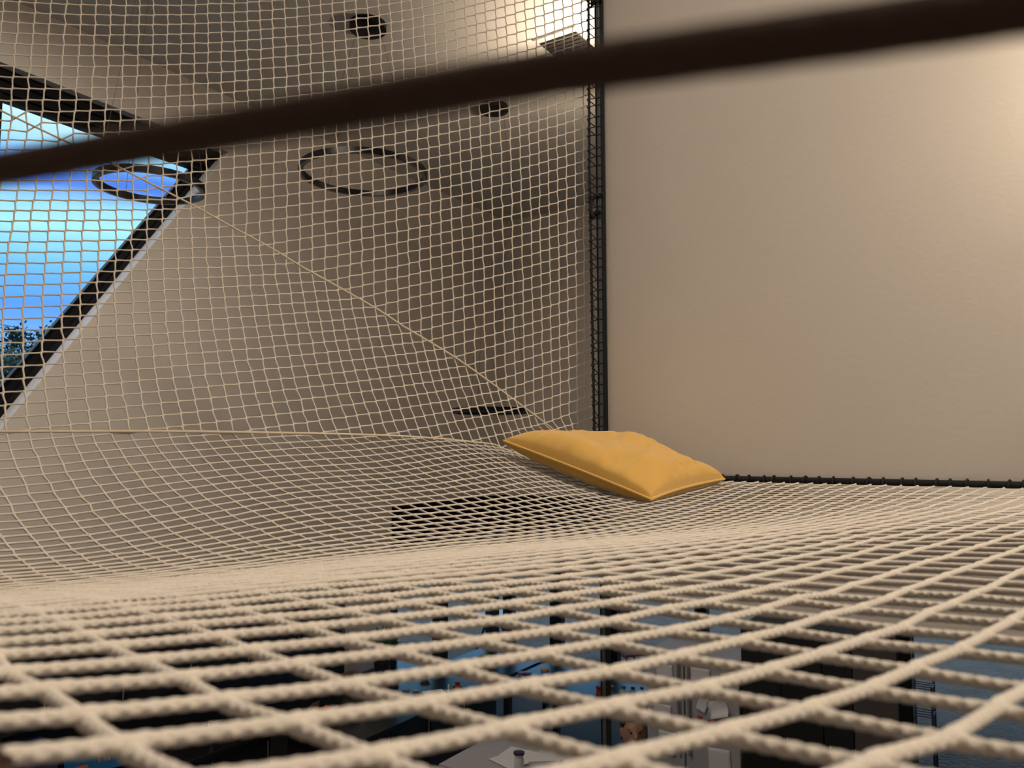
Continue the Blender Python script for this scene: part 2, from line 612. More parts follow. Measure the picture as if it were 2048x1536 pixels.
# ------------------------------------------------------------------ the net: one sheet of square mesh, its cords 40 mm apart
# node (i, j): i counts cords leftward to rightward up to the post, j counts cords from the top of the
# standing part, over two threaded ropes, down across the lying part
CU = np.array([[745.90014, 6.90969, -4.91678, 2.52922, 582.63832, 23.76799, 1.29439, -112.83671, -32.17233, 18.55212], [362.1991, 439.78997, 35.24426, -4.4871, -108.23416, -41.26353, -21.36197, -21.35443, 40.62509, 1.70885]])
CM = np.array([[712.94668, 63.01363, -17.8724, 36.09667, 510.98944, 41.77772, -34.81676, -108.39643, -84.23509, 65.21173], [404.72752, 376.61701, -1.85908, 17.08654, -36.35988, -2.45663, -39.98847, -24.87465, 34.18717, -5.63844]])
WU = np.array([0.91405, -0.03861, 0.0153, 0.00253, 0.12719, 0.03461, -0.0104, -0.00621, 0.02563, 0.00639])
WM = np.array([0.959, -0.08657, -0.04192, 0.00759, 0.20712, 0.10266, 0.00229, -0.03918, 0.01584, -0.02234])
FLOOR_NODES = np.array([
    (-16, 16, -1.6807, 1.3922, 0.0552), (-16, 22, -1.5276, 1.2287, -0.0191), (-16, 28, -1.3707, 1.0618, -0.0815), (-16, 34, -1.2116, 0.8907, -0.1203),
    (-16, 40, -1.0545, 0.7140, -0.1322), (-16, 46, -0.9006, 0.5335, -0.1222), (-16, 52, -0.7503, 0.3496, -0.0989), (-16, 58, -0.5998, 0.1639, -0.0711),
    (-16, 64, -0.4389, -0.0157, -0.0470), (-16, 70, -0.2553, -0.1741, -0.0353), (-16, 76, -0.0584, -0.3145, -0.0335), (-16, 82, 0.1311, -0.4615, -0.0337),
    (-11, 16, -1.5280, 1.5221, 0.0575), (-11, 22, -1.3780, 1.3602, -0.0277), (-11, 28, -1.2224, 1.1948, -0.1005), (-11, 34, -1.0630, 1.0239, -0.1436),
    (-11, 40, -0.9054, 0.8466, -0.1538), (-11, 46, -0.7514, 0.6666, -0.1393), (-11, 52, -0.6020, 0.4844, -0.1117), (-11, 58, -0.4546, 0.3006, -0.0818),
    (-11, 64, -0.3012, 0.1226, -0.0552), (-11, 70, -0.1186, -0.0343, -0.0453), (-11, 76, 0.0844, -0.1702, -0.0451), (-11, 82, 0.2745, -0.3183, -0.0433),
    (-6, 16, -1.3703, 1.6461, 0.0675), (-6, 22, -1.2244, 1.4864, -0.0296), (-6, 28, -1.0706, 1.3242, -0.1143), (-6, 34, -0.9110, 1.1545, -0.1611),
    (-6, 40, -0.7540, 0.9770, -0.1692), (-6, 46, -0.5999, 0.7977, -0.1512), (-6, 52, -0.4502, 0.6174, -0.1210), (-6, 58, -0.3054, 0.4329, -0.0930),
    (-6, 64, -0.1512, 0.2589, -0.0781), (-6, 70, 0.0243, 0.1000, -0.0689), (-6, 76, 0.2330, -0.0286, -0.0607), (-6, 82, 0.4220, -0.1774, -0.0538),
    (-1, 16, -1.2085, 1.7645, 0.0858), (-1, 22, -1.0679, 1.6059, -0.0230), (-1, 28, -0.9142, 1.4490, -0.1170), (-1, 34, -0.7550, 1.2821, -0.1669),
    (-1, 40, -0.6003, 1.1054, -0.1740), (-1, 46, -0.4467, 0.9276, -0.1563), (-1, 52, -0.2956, 0.7496, -0.1257), (-1, 58, -0.1388, 0.5736, -0.0996),
    (-1, 64, 0.0224, 0.4029, -0.0911), (-1, 70, 0.1914, 0.2425, -0.0842), (-1, 76, 0.3873, 0.1108, -0.0718), (-1, 82, 0.5740, -0.0372, -0.0627),
    (4, 16, -1.0472, 1.8792, 0.1037), (4, 22, -0.9064, 1.7236, -0.0040), (4, 28, -0.7566, 1.5701, -0.0942), (4, 34, -0.5993, 1.4073, -0.1489),
    (4, 40, -0.4465, 1.2337, -0.1663), (4, 46, -0.2942, 1.0586, -0.1561), (4, 52, -0.1415, 0.8859, -0.1271), (4, 58, 0.0210, 0.7160, -0.1065),
    (4, 64, 0.1821, 0.5543, -0.0965), (4, 70, 0.3487, 0.3978, -0.0877), (4, 76, 0.5406, 0.2560, -0.0767), (4, 82, 0.7262, 0.1060, -0.0688),
    (9, 16, -0.8962, 1.9983, 0.1155), (9, 22, -0.7550, 1.8446, 0.0145), (9, 28, -0.6076, 1.6937, -0.0705), (9, 34, -0.4489, 1.5344, -0.1230),
    (9, 40, -0.2965, 1.3644, -0.1549), (9, 46, -0.1447, 1.1929, -0.1555), (9, 52, 0.0108, 1.0265, -0.1293), (9, 58, 0.1739, 0.8645, -0.1111),
    (9, 64, 0.3335, 0.7113, -0.0993), (9, 70, 0.5008, 0.5559, -0.0891), (9, 76, 0.6936, 0.4053, -0.0791), (9, 82, 0.8785, 0.2519, -0.0729),
    (14, 16, -0.7576, 2.1277, 0.1232), (14, 22, -0.6139, 1.9727, 0.0306), (14, 28, -0.4635, 1.8237, -0.0539), (14, 34, -0.3035, 1.6659, -0.1112),
    (14, 40, -0.1536, 1.4981, -0.1507), (14, 46, 0.0014, 1.3312, -0.1574), (14, 52, 0.1604, 1.1696, -0.1358), (14, 58, 0.3243, 1.0127, -0.1134),
    (14, 64, 0.4901, 0.8584, -0.0957), (14, 70, 0.6645, 0.7038, -0.0852), (14, 76, 0.8504, 0.5528, -0.0794), (14, 82, 1.0334, 0.3985, -0.0756),
    (19, 16, -0.6299, 2.2679, 0.1278), (19, 22, -0.4794, 2.1102, 0.0433), (19, 28, -0.3186, 1.9612, -0.0434), (19, 34, -0.1644, 1.8022, -0.1032),
    (19, 40, -0.0166, 1.6371, -0.1481), (19, 46, 0.1427, 1.4744, -0.1586), (19, 52, 0.3070, 1.3158, -0.1397), (19, 58, 0.4757, 1.1605, -0.1133),
    (19, 64, 0.6482, 1.0062, -0.0923), (19, 70, 0.8254, 0.8535, -0.0831), (19, 76, 1.0077, 0.7025, -0.0797), (19, 82, 1.1887, 0.5476, -0.0780),
    (24, 16, -0.5113, 2.4183, 0.1282), (24, 22, -0.3568, 2.2616, 0.0555), (24, 28, -0.1998, 2.1093, -0.0233), (24, 34, -0.0451, 1.9487, -0.0928),
    (24, 40, 0.1103, 1.7850, -0.1431), (24, 46, 0.2766, 1.6243, -0.1559), (24, 52, 0.4474, 1.4675, -0.1391), (24, 58, 0.6212, 1.3135, -0.1131),
    (24, 64, 0.7982, 1.1610, -0.0927), (24, 70, 0.9784, 1.0096, -0.0839), (24, 76, 1.1604, 0.8577, -0.0813), (24, 82, 1.3408, 0.7020, -0.0807),
    (29, 16, -0.3997, 2.5745, 0.1216), (29, 22, -0.2437, 2.4228, 0.0594), (29, 28, -0.0909, 2.2654, -0.0109), (29, 34, 0.0643, 2.1007, -0.0861),
    (29, 40, 0.2294, 1.9384, -0.1385), (29, 46, 0.4041, 1.7795, -0.1495), (29, 52, 0.5816, 1.6244, -0.1347), (29, 58, 0.7608, 1.4719, -0.1121),
    (29, 64, 0.9423, 1.3212, -0.0945), (29, 70, 1.1255, 1.1712, -0.0864), (29, 76, 1.3081, 1.0187, -0.0840), (29, 82, 1.4880, 0.8618, -0.0841),
    (34, 16, -0.2926, 2.7285, 0.1055), (34, 22, -0.1374, 2.5812, 0.0482), (34, 28, 0.0166, 2.4215, -0.0180), (34, 34, 0.1740, 2.2514, -0.0907),
    (34, 40, 0.3480, 2.0915, -0.1333), (34, 46, 0.5295, 1.9360, -0.1388), (34, 52, 0.7126, 1.7834, -0.1265), (34, 58, 0.8966, 1.6331, -0.1096),
    (34, 64, 1.0820, 1.4845, -0.0964), (34, 70, 1.2683, 1.3363, -0.0896), (34, 76, 1.4516, 1.1837, -0.0876), (34, 82, 1.6307, 1.0254, -0.0881),
    (39, 16, -0.1869, 2.8745, 0.0812), (39, 22, -0.0328, 2.7235, 0.0213), (39, 28, 0.1232, 2.5627, -0.0426), (39, 34, 0.2879, 2.3969, -0.0961),
    (39, 40, 0.4690, 2.2419, -0.1209), (39, 46, 0.6555, 2.0915, -0.1230), (39, 52, 0.8428, 1.9429, -0.1151), (39, 58, 1.0307, 1.7957, -0.1053),
    (39, 64, 1.2194, 1.6497, -0.0975), (39, 70, 1.4086, 1.5042, -0.0931), (39, 76, 1.5928, 1.3519, -0.0916), (39, 82, 1.7695, 1.1903, -0.0925),
    (43, 16, -0.1012, 2.9868, 0.0602), (43, 22, 0.0521, 2.8315, -0.0015), (43, 28, 0.2094, 2.6709, -0.0627), (43, 34, 0.3804, 2.5101, -0.0980),
    (43, 40, 0.5673, 2.3612, -0.1073), (43, 46, 0.7567, 2.2153, -0.1085), (43, 52, 0.9469, 2.0704, -0.1052), (43, 58, 1.1373, 1.9261, -0.1011),
    (43, 64, 1.3281, 1.7824, -0.0978), (43, 70, 1.5196, 1.6395, -0.0957), (43, 76, 1.7049, 1.4881, -0.0950), (43, 82, 1.8783, 1.3215, -0.0962),
    (46.5, 16, -0.0240, 3.0839, 0.0440), (46.5, 22, 0.1290, 2.9257, -0.0170), (46.5, 28, 0.2856, 2.7629, -0.0743), (46.5, 34, 0.4617, 2.6080, -0.0988),
    (46.5, 40, 0.6536, 2.4655, -0.0980), (46.5, 46, 0.8456, 2.3234, -0.0983), (46.5, 52, 1.0380, 2.1816, -0.0981), (46.5, 58, 1.2304, 2.0399, -0.0981),
    (46.5, 64, 1.4227, 1.8982, -0.0980), (46.5, 70, 1.6158, 1.7573, -0.0979), (46.5, 76, 1.8027, 1.6074, -0.0980), (46.5, 82, 1.9729, 1.4351, -0.0997),
])
DIAG_I = np.array([-20, -1.6, 3.5, 6, 10.9, 14.1, 17, 19, 23, 25.7, 27.3, 31, 32, 35, 38, 42.7, 46.9])
DIAG_J = np.array([-22.4, -9.5, -6, -4.2, -.5, 2.1, 4.4, 6.2, 9.4, 11.6, 13.1, 16.1, 16.9, 19.6, 22.3, 26.35, 29.9])
EDGE_I = np.array([-20, .12, 3.19, 7.07, 11.38, 16.28, 19.96, 23.85, 28.35, 33.42, 38, 42, 46.9])
EDGE_J = np.array([15.9, 19.01, 19.49, 20.1, 20.86, 21.77, 22.48, 23.27, 24.35, 25.73, 27.3, 29.0, 31.2])


def basis(i, j):
    a = i / 25. - 1; b = j / 20.
    return np.stack([a ** p * b ** q for p in range(4) for q in range(4 - p)], -1)


def standing(c, w, i, j):
    """position of a node of a standing panel; carried on straight beyond the part in view"""
    def core(i, j):
        B = basis(i, j)
        rx, rz = ray(B @ c[0], B @ c[1])
        y = np.exp(B @ w)
        return np.stack([rx * y, y, rz * y + EYE], -1)
    ic = np.clip(i, -2.5, 47.); jc = np.clip(j, -17., 32.)
    p = core(ic, jc)
    di = (core(ic + .5, jc) - core(ic - .5, jc)); dj = (core(ic, jc + .5) - core(ic, jc - .5))
    return p + di * (i - ic)[..., None] + dj * (j - jc)[..., None]


def thin_plate(A, lam=.01):
    X = A[:, :2]; n = len(X)
    r2 = ((X[:, None] - X[None]) ** 2).sum(-1) + 1e-9
    Pm = np.c_[np.ones(n), X]
    K = np.zeros((n + 3, n + 3))
    K[:n, :n] = .5 * r2 * np.log(r2) + lam * np.eye(n); K[:n, n:] = Pm; K[n:, :n] = Pm.T
    c = np.linalg.solve(K, np.r_[A[:, 2:], np.zeros((3, 3))])

    def f(i, j):
        Q = np.stack([i, j], -1)
        r2 = ((Q[..., None, :] - X) ** 2).sum(-1) + 1e-9
        return .5 * r2 * np.log(r2) @ c[:n] + np.concatenate([np.ones_like(i)[..., None], Q], -1) @ c[n:]
    return f


lying_rel = thin_plate(FLOOR_NODES)


def lying(i, j):
    p = lying_rel(i, j)
    p[..., 2] += EYE
    return p


IMIN, IMAX, JMIN, JMAX = -15, 46, -24, 79


def sheet(i, j):
    i = np.asarray(i, float); j = np.asarray(j, float)
    u = standing(CU, WU, i, j); m = standing(CM, WM, i, j); f = lying(i, j)
    jd = np.interp(i, DIAG_I, DIAG_J); je = np.interp(i, EDGE_I, EDGE_J)
    up = ((j < jd) & (i > -50))[..., None]
    lo = (j > je)[..., None]
    return np.where(lo, f, np.where(up, u, m))


II = np.r_[np.arange(IMIN, IMAX + 1), 46.75]
JJ = np.arange(JMIN, JMAX + 1).astype(float)
GI, GJ = np.meshgrid(II, JJ, indexing='ij')
NODE = sheet(GI, GJ)
# ease the sheet round the corner under the cushion and along the threaded ropes beyond the frame
free = ((GI > 36) & (GJ > 25) & (GJ < 36)) | ((GI < -2.5) & (GJ > -20) & (GJ < 24))
free[0, :] = False; free[:, 0] = False; free[:, -1] = False
free[-1, :] = False
free &= ~((GI > 44) & (GJ < 28))
for _ in range(60):
    avg = .25 * (np.roll(NODE, 1, 0) + np.roll(NODE, -1, 0) + np.roll(NODE, 1, 1) + np.roll(NODE, -1, 1))
    NODE[free] = .5 * NODE[free] + .5 * avg[free]
# last column lies on the black lacing: the post above, the bar below
lo = GJ[-1] >= 30.5
NODE[-1, lo] = np.stack([BAR0.x + bD.x * (GJ[-1][lo] - 30) * .0398, BAR0.y + bD.y * (GJ[-1][lo] - 30) * .0398, np.full(lo.sum(), EYE - .098)], -1)
NODE[:, :, :] += RNG.normal(0, .0010, NODE.shape) * np.array([1, 1, .3])
EYEV = np.array([0, 0, EYE])
R0 = .00212


def cord_mesh(name, nodes, ref, step, m, parent, lift):
    """one braided cord through its nodes: straight between them, stepped and swollen where it is braided into the others"""
    n = len(nodes)
    seg = np.diff(nodes, axis=0)
    tan = np.empty_like(nodes); tan[1:-1] = nodes[2:] - nodes[:-2]; tan[0] = seg[0]; tan[-1] = seg[-1]
    tan /= np.linalg.norm(tan, axis=1)[:, None]
    side = step / np.maximum(np.linalg.norm(step, axis=1)[:, None], 1e-9)
    amp = np.linalg.norm(step, axis=1)[:, None]
    a = nodes - tan * .0042 - side * amp + lift
    b = nodes + tan * .0042 + side * amp + lift
    ctrl = np.empty((2 * n, 3)); ctrl[0::2] = a; ctrl[1::2] = b
    dist = np.linalg.norm(nodes - EYEV, axis=1)
    front = nodes[:, 1] > -.15
    near = np.where(front, dist, dist + 1.0)
    dmin = near.min()
    sides = 14 if dmin < .6 else (8 if dmin < 1.1 else 6)
    pts, rad, relief = [], [], []
    ext = np.vstack([2 * ctrl[0] - ctrl[1], ctrl, 2 * ctrl[-1] - ctrl[-2]])
    for k in range(2 * n - 1):
        is_node = k % 2 == 0
        d = near[k // 2] if is_node else min(near[k // 2], near[k // 2 + 1])
        if d < .6: q = 8 if is_node else 40
        elif d < 1.15: q = 4 if is_node else 14
        else: q = 2 if is_node else 3
        t = np.arange(q) / q
        p0, p1, p2, p3 = ext[k], ext[k + 1], ext[k + 2], ext[k + 3]
        L = np.linalg.norm(p2 - p1)
        m1 = (p2 - p0); m1 = m1 / np.linalg.norm(m1) * L
        m2 = (p3 - p1); m2 = m2 / np.linalg.norm(m2) * L
        t_ = t[:, None]
        P = (2 * t_ ** 3 - 3 * t_ ** 2 + 1) * p1 + (t_ ** 3 - 2 * t_ ** 2 + t_) * m1 + (-2 * t_ ** 3 + 3 * t_ ** 2) * p2 + (t_ ** 3 - t_ ** 2) * m2
        if is_node: x = np.abs(t - .5) * .0084
        else: x = .0042 + np.minimum(t, 1 - t) * L
        pts.append(P)
        rad.append(R0 * (1 + .28 * np.exp(-(x / .0055) ** 2)))
        relief.append(np.full(q, (.24 if d < .6 else (.16 if d < 1.15 else 0.0)) * (.35 if is_node else 1.0)))
    pts = np.vstack(pts + [ctrl[-1:]]); rad = np.r_[np.concatenate(rad), R0]; relief = np.r_[np.concatenate(relief), 0]
    T = np.empty_like(pts); T[1:-1] = pts[2:] - pts[:-2]; T[0] = pts[1] - pts[0]; T[-1] = pts[-1] - pts[-2]
    T /= np.maximum(np.linalg.norm(T, axis=1)[:, None], 1e-9)
    X = np.cross(T, ref); X /= np.linalg.norm(X, axis=1)[:, None]
    Yv = np.cross(X, T)
    s = np.r_[0, np.cumsum(np.linalg.norm(np.diff(pts, axis=0), axis=1))]
    th = np.arange(sides) * 2 * np.pi / sides
    ph = 2 * np.pi * s[:, None] / .0058
    braid = np.maximum(np.cos(ph + 3 * th[None] + .7), np.cos(ph - 3 * th[None] + .7 + np.pi))
    r = rad[:, None] * (1 + relief[:, None] * (braid - .35))
    grid = pts[:, None] + r[..., None] * (np.cos(th)[None, :, None] * X[:, None] + np.sin(th)[None, :, None] * Yv[:, None])
    return quad_mesh(name, grid, m, parent, close_v=True)


net = empty('hammock_net', (BAR0.x, BAR0.y, EYE - .098))
tag(net, 'cream braided cord net, lying flat and rising as a guard, laced to black steel', 'net')
jd = np.interp(GI, DIAG_I, DIAG_J); je = np.interp(GI, EDGE_I, EDGE_J)
stand = GJ < je
dI = np.gradient(NODE, axis=0); dI /= np.linalg.norm(dI, axis=2)[..., None]
dJ = np.gradient(NODE, axis=1); dJ /= np.linalg.norm(dJ, axis=2)[..., None]
for b, j in enumerate(JJ):
    amp = np.where(stand[:, b], .0013, .0003)[:, None]
    cord_mesh('cross_cord', NODE[:, b], np.array([0, 0, 1.0]), -dJ[:, b] * amp, M_NET, net, np.array([0, 0, .0008]))
for a, i in enumerate(II[:-1]):
    amp = np.where(stand[a], .0011, .0003)[:, None]
    cord_mesh('long_cord', NODE[a], np.array([.72, .69, 0.0]), -dI[a] * amp, M_NET, net, np.array([0, 0, -.0008]))


def twisted_rope(name, pts, r, m, parent, sides=12, pitch=.012, depth=.10, ds=.0022):
    pts = np.array([tuple(p) for p in pts], float)
    L = np.r_[0, np.cumsum(np.linalg.norm(np.diff(pts, axis=0), axis=1))]
    s = np.arange(0, L[-1], ds)
    P = np.stack([np.interp(s, L, pts[:, k]) for k in range(3)], -1)
    for _ in range(8): P[1:-1] = (P[:-2] + P[2:] + 2 * P[1:-1]) / 4
    T = np.gradient(P, axis=0); T /= np.linalg.norm(T, axis=1)[:, None]
    ref = np.array([.1, .2, 1.0]) if abs(T[:, 2]).mean() < .7 else np.array([.9, .3, .1])
    X = np.cross(T, ref); X /= np.linalg.norm(X, axis=1)[:, None]; Y = np.cross(X, T)
    th = np.arange(sides) * 2 * np.pi / sides
    rr = r * (1 + depth * (np.abs(np.sin(1.5 * (th[None] + 2 * np.pi * s[:, None] / (pitch * 3)))) - .6))
    g = P[:, None] + rr[..., None] * (np.cos(th)[None, :, None] * X[:, None] + np.sin(th)[None, :, None] * Y[:, None])
    return quad_mesh(name, g, m, parent, close_v=True)


ti = np.linspace(-15, 44.5, 60)
pd = standing(CU, WU, ti, np.interp(ti, DIAG_I, DIAG_J)) * .5 + standing(CM, WM, ti, np.interp(ti, DIAG_I, DIAG_J)) * .5
pd[:, 1] -= .004
o = twisted_rope('threaded_rope', pd, .0029, M_ROPE, net, ds=.004)
o['label'] = 'rope threaded slantwise through the standing part'
ti = np.linspace(-15, 46.5, 62)
ej = np.interp(ti, EDGE_I, EDGE_J)
pe = standing(CM, WM, ti, ej)
pe[ti > 34] = lying(ti[ti > 34], ej[ti > 34])
pe[:, 1] -= .004
o = twisted_rope('threaded_rope', pe, .0032, M_ROPE, net, ds=.004)
o['label'] = 'rope threaded along the fold between standing and lying parts'

# ------------------------------------------------------------------ black steel post, bar and lacing
post = empty('steel_post', (0, 0, 0))
pu0, pu1 = at(1194.5, 700, 2.74), at(1216, 700, 2.74)
pw = pu1.x - pu0.x
pc = Vector(((pu0.x + pu1.x) / 2, 2.745, 0))
post.location = (pc.x, pc.y, 0)
tag(post, 'black steel post standing at the end of the pale partition', 'post')
rp = -.10
m = MB(); m.box((pc.x, pc.y, CEIL / 2), (pw * .92, .036, CEIL), rp); m.build('tube', M_BLACKSTEEL, post, bevel=.003)
m = MB(); m.box((pc.x - pw * .22, pc.y - .0195, CEIL / 2), (pw * .30, .004, CEIL), rp)
o = m.build('flange', mat('grey_steel_edge', (.045, .052, .06), .4), post, bevel=.001)
m = MB(); m.box((pc.x, pc.y, .006), (.16, .16, .012), rp); m.build('base_plate', M_BLACKSTEEL, post)
m = MB(); m.box((pc.x, pc.y, CEIL - .006), (.16, .16, .012), rp); m.build('top_plate', M_BLACKSTEEL, post)

bar = empty('steel_bar', tuple(BAR0))
tag(bar, 'black steel tube along the foot of the pale partition', 'bar')
bc = BAR0 + bN * .019 + Vector((0, 0, .004))
m = MB(); m.tube([bc - bD * .02, bc + bD * PL * .98], .0135, 16); m.build('tube', M_BLACKSTEEL, bar, smooth=True)
for k in range(5):
    p = bc + bD * (.35 + k * 1.05)
    m = MB(); m.box(p + bN * .012, (.05, .026, .02), rotb); m.build('bracket', M_BLACKSTEEL, bar, bevel=.002)

# border rope beside the post, with the zigzag lacing to it
lace = empty('lacing_cord', (pc.x - .03, pc.y, EYE))
tag(lace, 'black cord lacing the standing net to the black steel post', 'cord')
lj = np.linspace(-24, 27.2, 60)
lp = standing(CU, WU, np.full_like(lj, 46.78), lj)
rx, _ = ray(np.interp(lj, [-24, 5, 12, 28], [1183, 1181, 1183, 1186.5]), np.full_like(lj, 600))
lp[:, 1] = 2.735
lp[:, 0] = rx * lp[:, 1]
lp = np.vstack([lp, [pc.x - .012, pc.y - .01, EYE - .06]])
twisted_rope('border_rope', lp, .0046, M_BLACKCORD, lace, sides=10, pitch=.02, depth=.35, ds=.004)
NODE_POST = lp
zs = np.arange(EYE - .03, EYE + 2.05, .0372)
rr = random.Random(5)
fx = pc.x - pw * .02
for k, z in enumerate(zs):
    z += rr.uniform(-.006, .006)
    xr = float(np.interp(z, lp[::-1, 2], lp[::-1, 0]))
    yr = 2.735
    hook = Vector((fx + rr.uniform(-.002, .002), pc.y - .0235, z + .003))
    a = Vector((xr - .004, yr - .006, z - .004 + rr.uniform(-.004, .004)))
    b = Vector((pc.x - pw * .5, yr - .012, z + .001))
    e = Vector((xr, yr - .004, z + .022 + rr.uniform(-.003, .004)))
    m = MB(); m.tube([a, b, hook], .0019, 6)
    m.tube([b + Vector((.002, .004, -.001)), e], .0019, 6)
    m.lathe(a + Vector((-.001, -.002, -.003)), [(.001, -.003), (.004, -.001), (.004, .003), (.001, .006)], 8)
    m.lathe(hook + Vector((0, 0, -.002)), [(.0012, 0), (.0026, .001), (.0026, .003), (.0012, .004)], 8)
    m.build('lashing', M_BLACKCORD, lace, smooth=True)


def knot(v, turns, r):
    p0 = at(1183, v, 2.735); p1 = at(1204, v - 8, 2.72)
    m = MB()
    for k in range(turns):
        q = random.Random(k + int(v))
        j = lambda s: Vector((q.uniform(-s, s), q.uniform(-s, s), q.uniform(-s, s)))
        m.tube([p0 + j(.012), p0.lerp(p1, .35) + j(.012) + Vector((0, -.008, 0)), p0.lerp(p1, .7) + j(.01) + Vector((0, -.01, 0)), p1 + j(.006)], r, 7)
    m.build('knot', M_BLACKCORD, lace, smooth=True)


knot(398, 5, .0042); knot(431, 5, .0042); knot(8, 6, .0036)
p0 = at(1186, 418, 2.725)
m = MB(); m.tube([at(1187, 396, 2.722), at(1183, 408, 2.72), at(1182, 420, 2.72), at(1187, 434, 2.722)], .006, 8); m.build('knot', M_BLACKCORD, lace, smooth=True)

lace2 = empty('lacing_cord', tuple(BAR0 + bD * .5))
tag(lace2, 'black cord wound round the black steel bar over the net edge', 'cord')
for k in range(88):
    t = .10 + k * .0425 + rr.uniform(-.008, .008)
    c = bc + bD * t
    lean = rr.uniform(-.006, .018)
    m = MB()
    pts = []
    for q in range(13):
        an = -math.pi * .25 + q / 12 * math.pi * 1.6
        pts.append(c - bN * (.0165 * math.cos(an)) + Vector((0, 0, .0165 * math.sin(an))) + bD * (lean * (q / 12 - .5)))
    ring_ = [Vector(p) for p in pts]
    ring_.append(c - bN * .03 + Vector((0, 0, -.012)) + bD * lean)
    m.tube(ring_, .0026, 7)
    m.build('lashing', M_BLACKCORD, lace2, smooth=True)

# off-frame carriers of the net: rails along its other three sides
def rail(name, pts, label):
    m = MB(); m.tube([Vector(tuple(p)) for p in pts], .019, 12)
    return tag(m.build(name, M_BLACKSTEEL, smooth=True), label, 'rail')


rail('steel_rail', list(NODE[::6, 0]) + [NODE[-1, 0] + np.array([.02, .01, 0])], 'black steel rail along the top of the standing net')
rail('steel_rail', list(NODE[0, ::5]), 'black steel rail at the far side of the net from the post')
rail('steel_rail', list(NODE[::6, -1]), 'black steel rail along the near end of the lying net')

# ------------------------------------------------------------------ mustard cushion in the corner of the net
cush = empty('cushion', (.30, 2.35, EYE - .12))
tag(cush, 'mustard yellow square cushion with piped seam lying on the net by the post', 'cushion')
cL = np.array(at(1007, 882, 2.30)); cF = np.array(at(1301, 999, 2.03)); cR = np.array(at(1448, 958, 2.36)); cB = np.array((.29, 2.60, EYE + .005))
N = 141
sv = np.linspace(-1, 1, N)
Sg, Tg = np.meshgrid(sv, sv, indexing='ij')          # s: L/F side -> B/R side ; t: L -> F


def cushion_base(s, t):
    # pulled-in edges between the corners
    k = .055
    s2 = s * (1 - k * (1 - t ** 2) ** 1.0); t2 = t * (1 - k * (1 - s ** 2))
    a = (s2 + 1) / 2; b = (t2 + 1) / 2
    return ((1 - a) * (1 - b))[..., None] * cL + ((1 - a) * b)[..., None] * cF + (a * (1 - b))[..., None] * cB + (a * b)[..., None] * cR


base = cushion_base(Sg, Tg)
nrm = np.cross(cF - cL, cB - cL); nrm /= np.linalg.norm(nrm)
if nrm[2] < 0: nrm = -nrm
prof = ((1 - Sg ** 2) * (1 - Tg ** 2)) ** .34
prof_b = ((1 - Sg ** 2) * (1 - Tg ** 2)) ** .30
edge_s = np.exp(-(1 - np.abs(Sg)) * 4.5); edge_t = np.exp(-(1 - np.abs(Tg)) * 4.5)
rp_ = np.random.default_rng(4)
wr = np.zeros_like(Sg)
for _ in range(46):
    s0, t0 = rp_.uniform(-.95, .8), rp_.uniform(-.9, .95)
    an = rp_.normal(-.25, .45)
    x = (Sg - s0) * math.cos(an) + (Tg - t0) * math.sin(an); y = -(Sg - s0) * math.sin(an) + (Tg - t0) * math.cos(an)
    wr += rp_.uniform(-1, .7) * np.exp(-(x / .34) ** 2 - (y / .05) ** 2)
wr_edge = (np.sin(17 * Tg + 2 * Sg) + .6 * np.sin(31 * Tg + 1.3)) * edge_s * (1 - np.abs(Tg)) + (np.sin(15 * Sg + 1) + .6 * np.sin(29 * Sg)) * edge_t * (1 - np.abs(Sg))
wave = .010 * np.sin(4.2 * Sg + 3.1 * Tg + .5) + .006 * np.sin(7 * Sg - 2 * Tg)
ins = (1 - np.maximum(np.abs(Sg), np.abs(Tg)) ** 10)
top = base + nrm * ((.086 * prof + (.0070 * wr + .0062 * wr_edge + wave * prof) * ins)[..., None])
bot = base - nrm * ((.052 * prof_b + .003 * wr_edge * ins)[..., None])
quad_mesh('cover', top[::-1], M_MUSTARD, cush)
o = quad_mesh('cover', bot, M_MUSTARD, cush); o['label'] = 'underside of the cushion cover'
per = np.linspace(-1, 1, 60)[:-1]
loop = np.vstack([cushion_base(np.full(59, -1.), per), cushion_base(per, np.full(59, 1.)), cushion_base(np.full(59, 1.), -per), cushion_base(-per, np.full(59, -1.))])
m = MB(); m.tube([tuple(p) for p in loop], .0042, 8, closed=True); m.build('piping', M_PIPING, cush, smooth=True)

# ------------------------------------------------------------------ dark cord stretched close over the net
cord = empty('cord', (.1, .05, EYE - .06))
tag(cord, 'dark brown cord stretched close above the net and tied down to it', 'cord')
def over(u, v):
    s = (u + 60) / 2170
    return at(u, v, 1 / ((1 - s) / .115 + s / .0585))


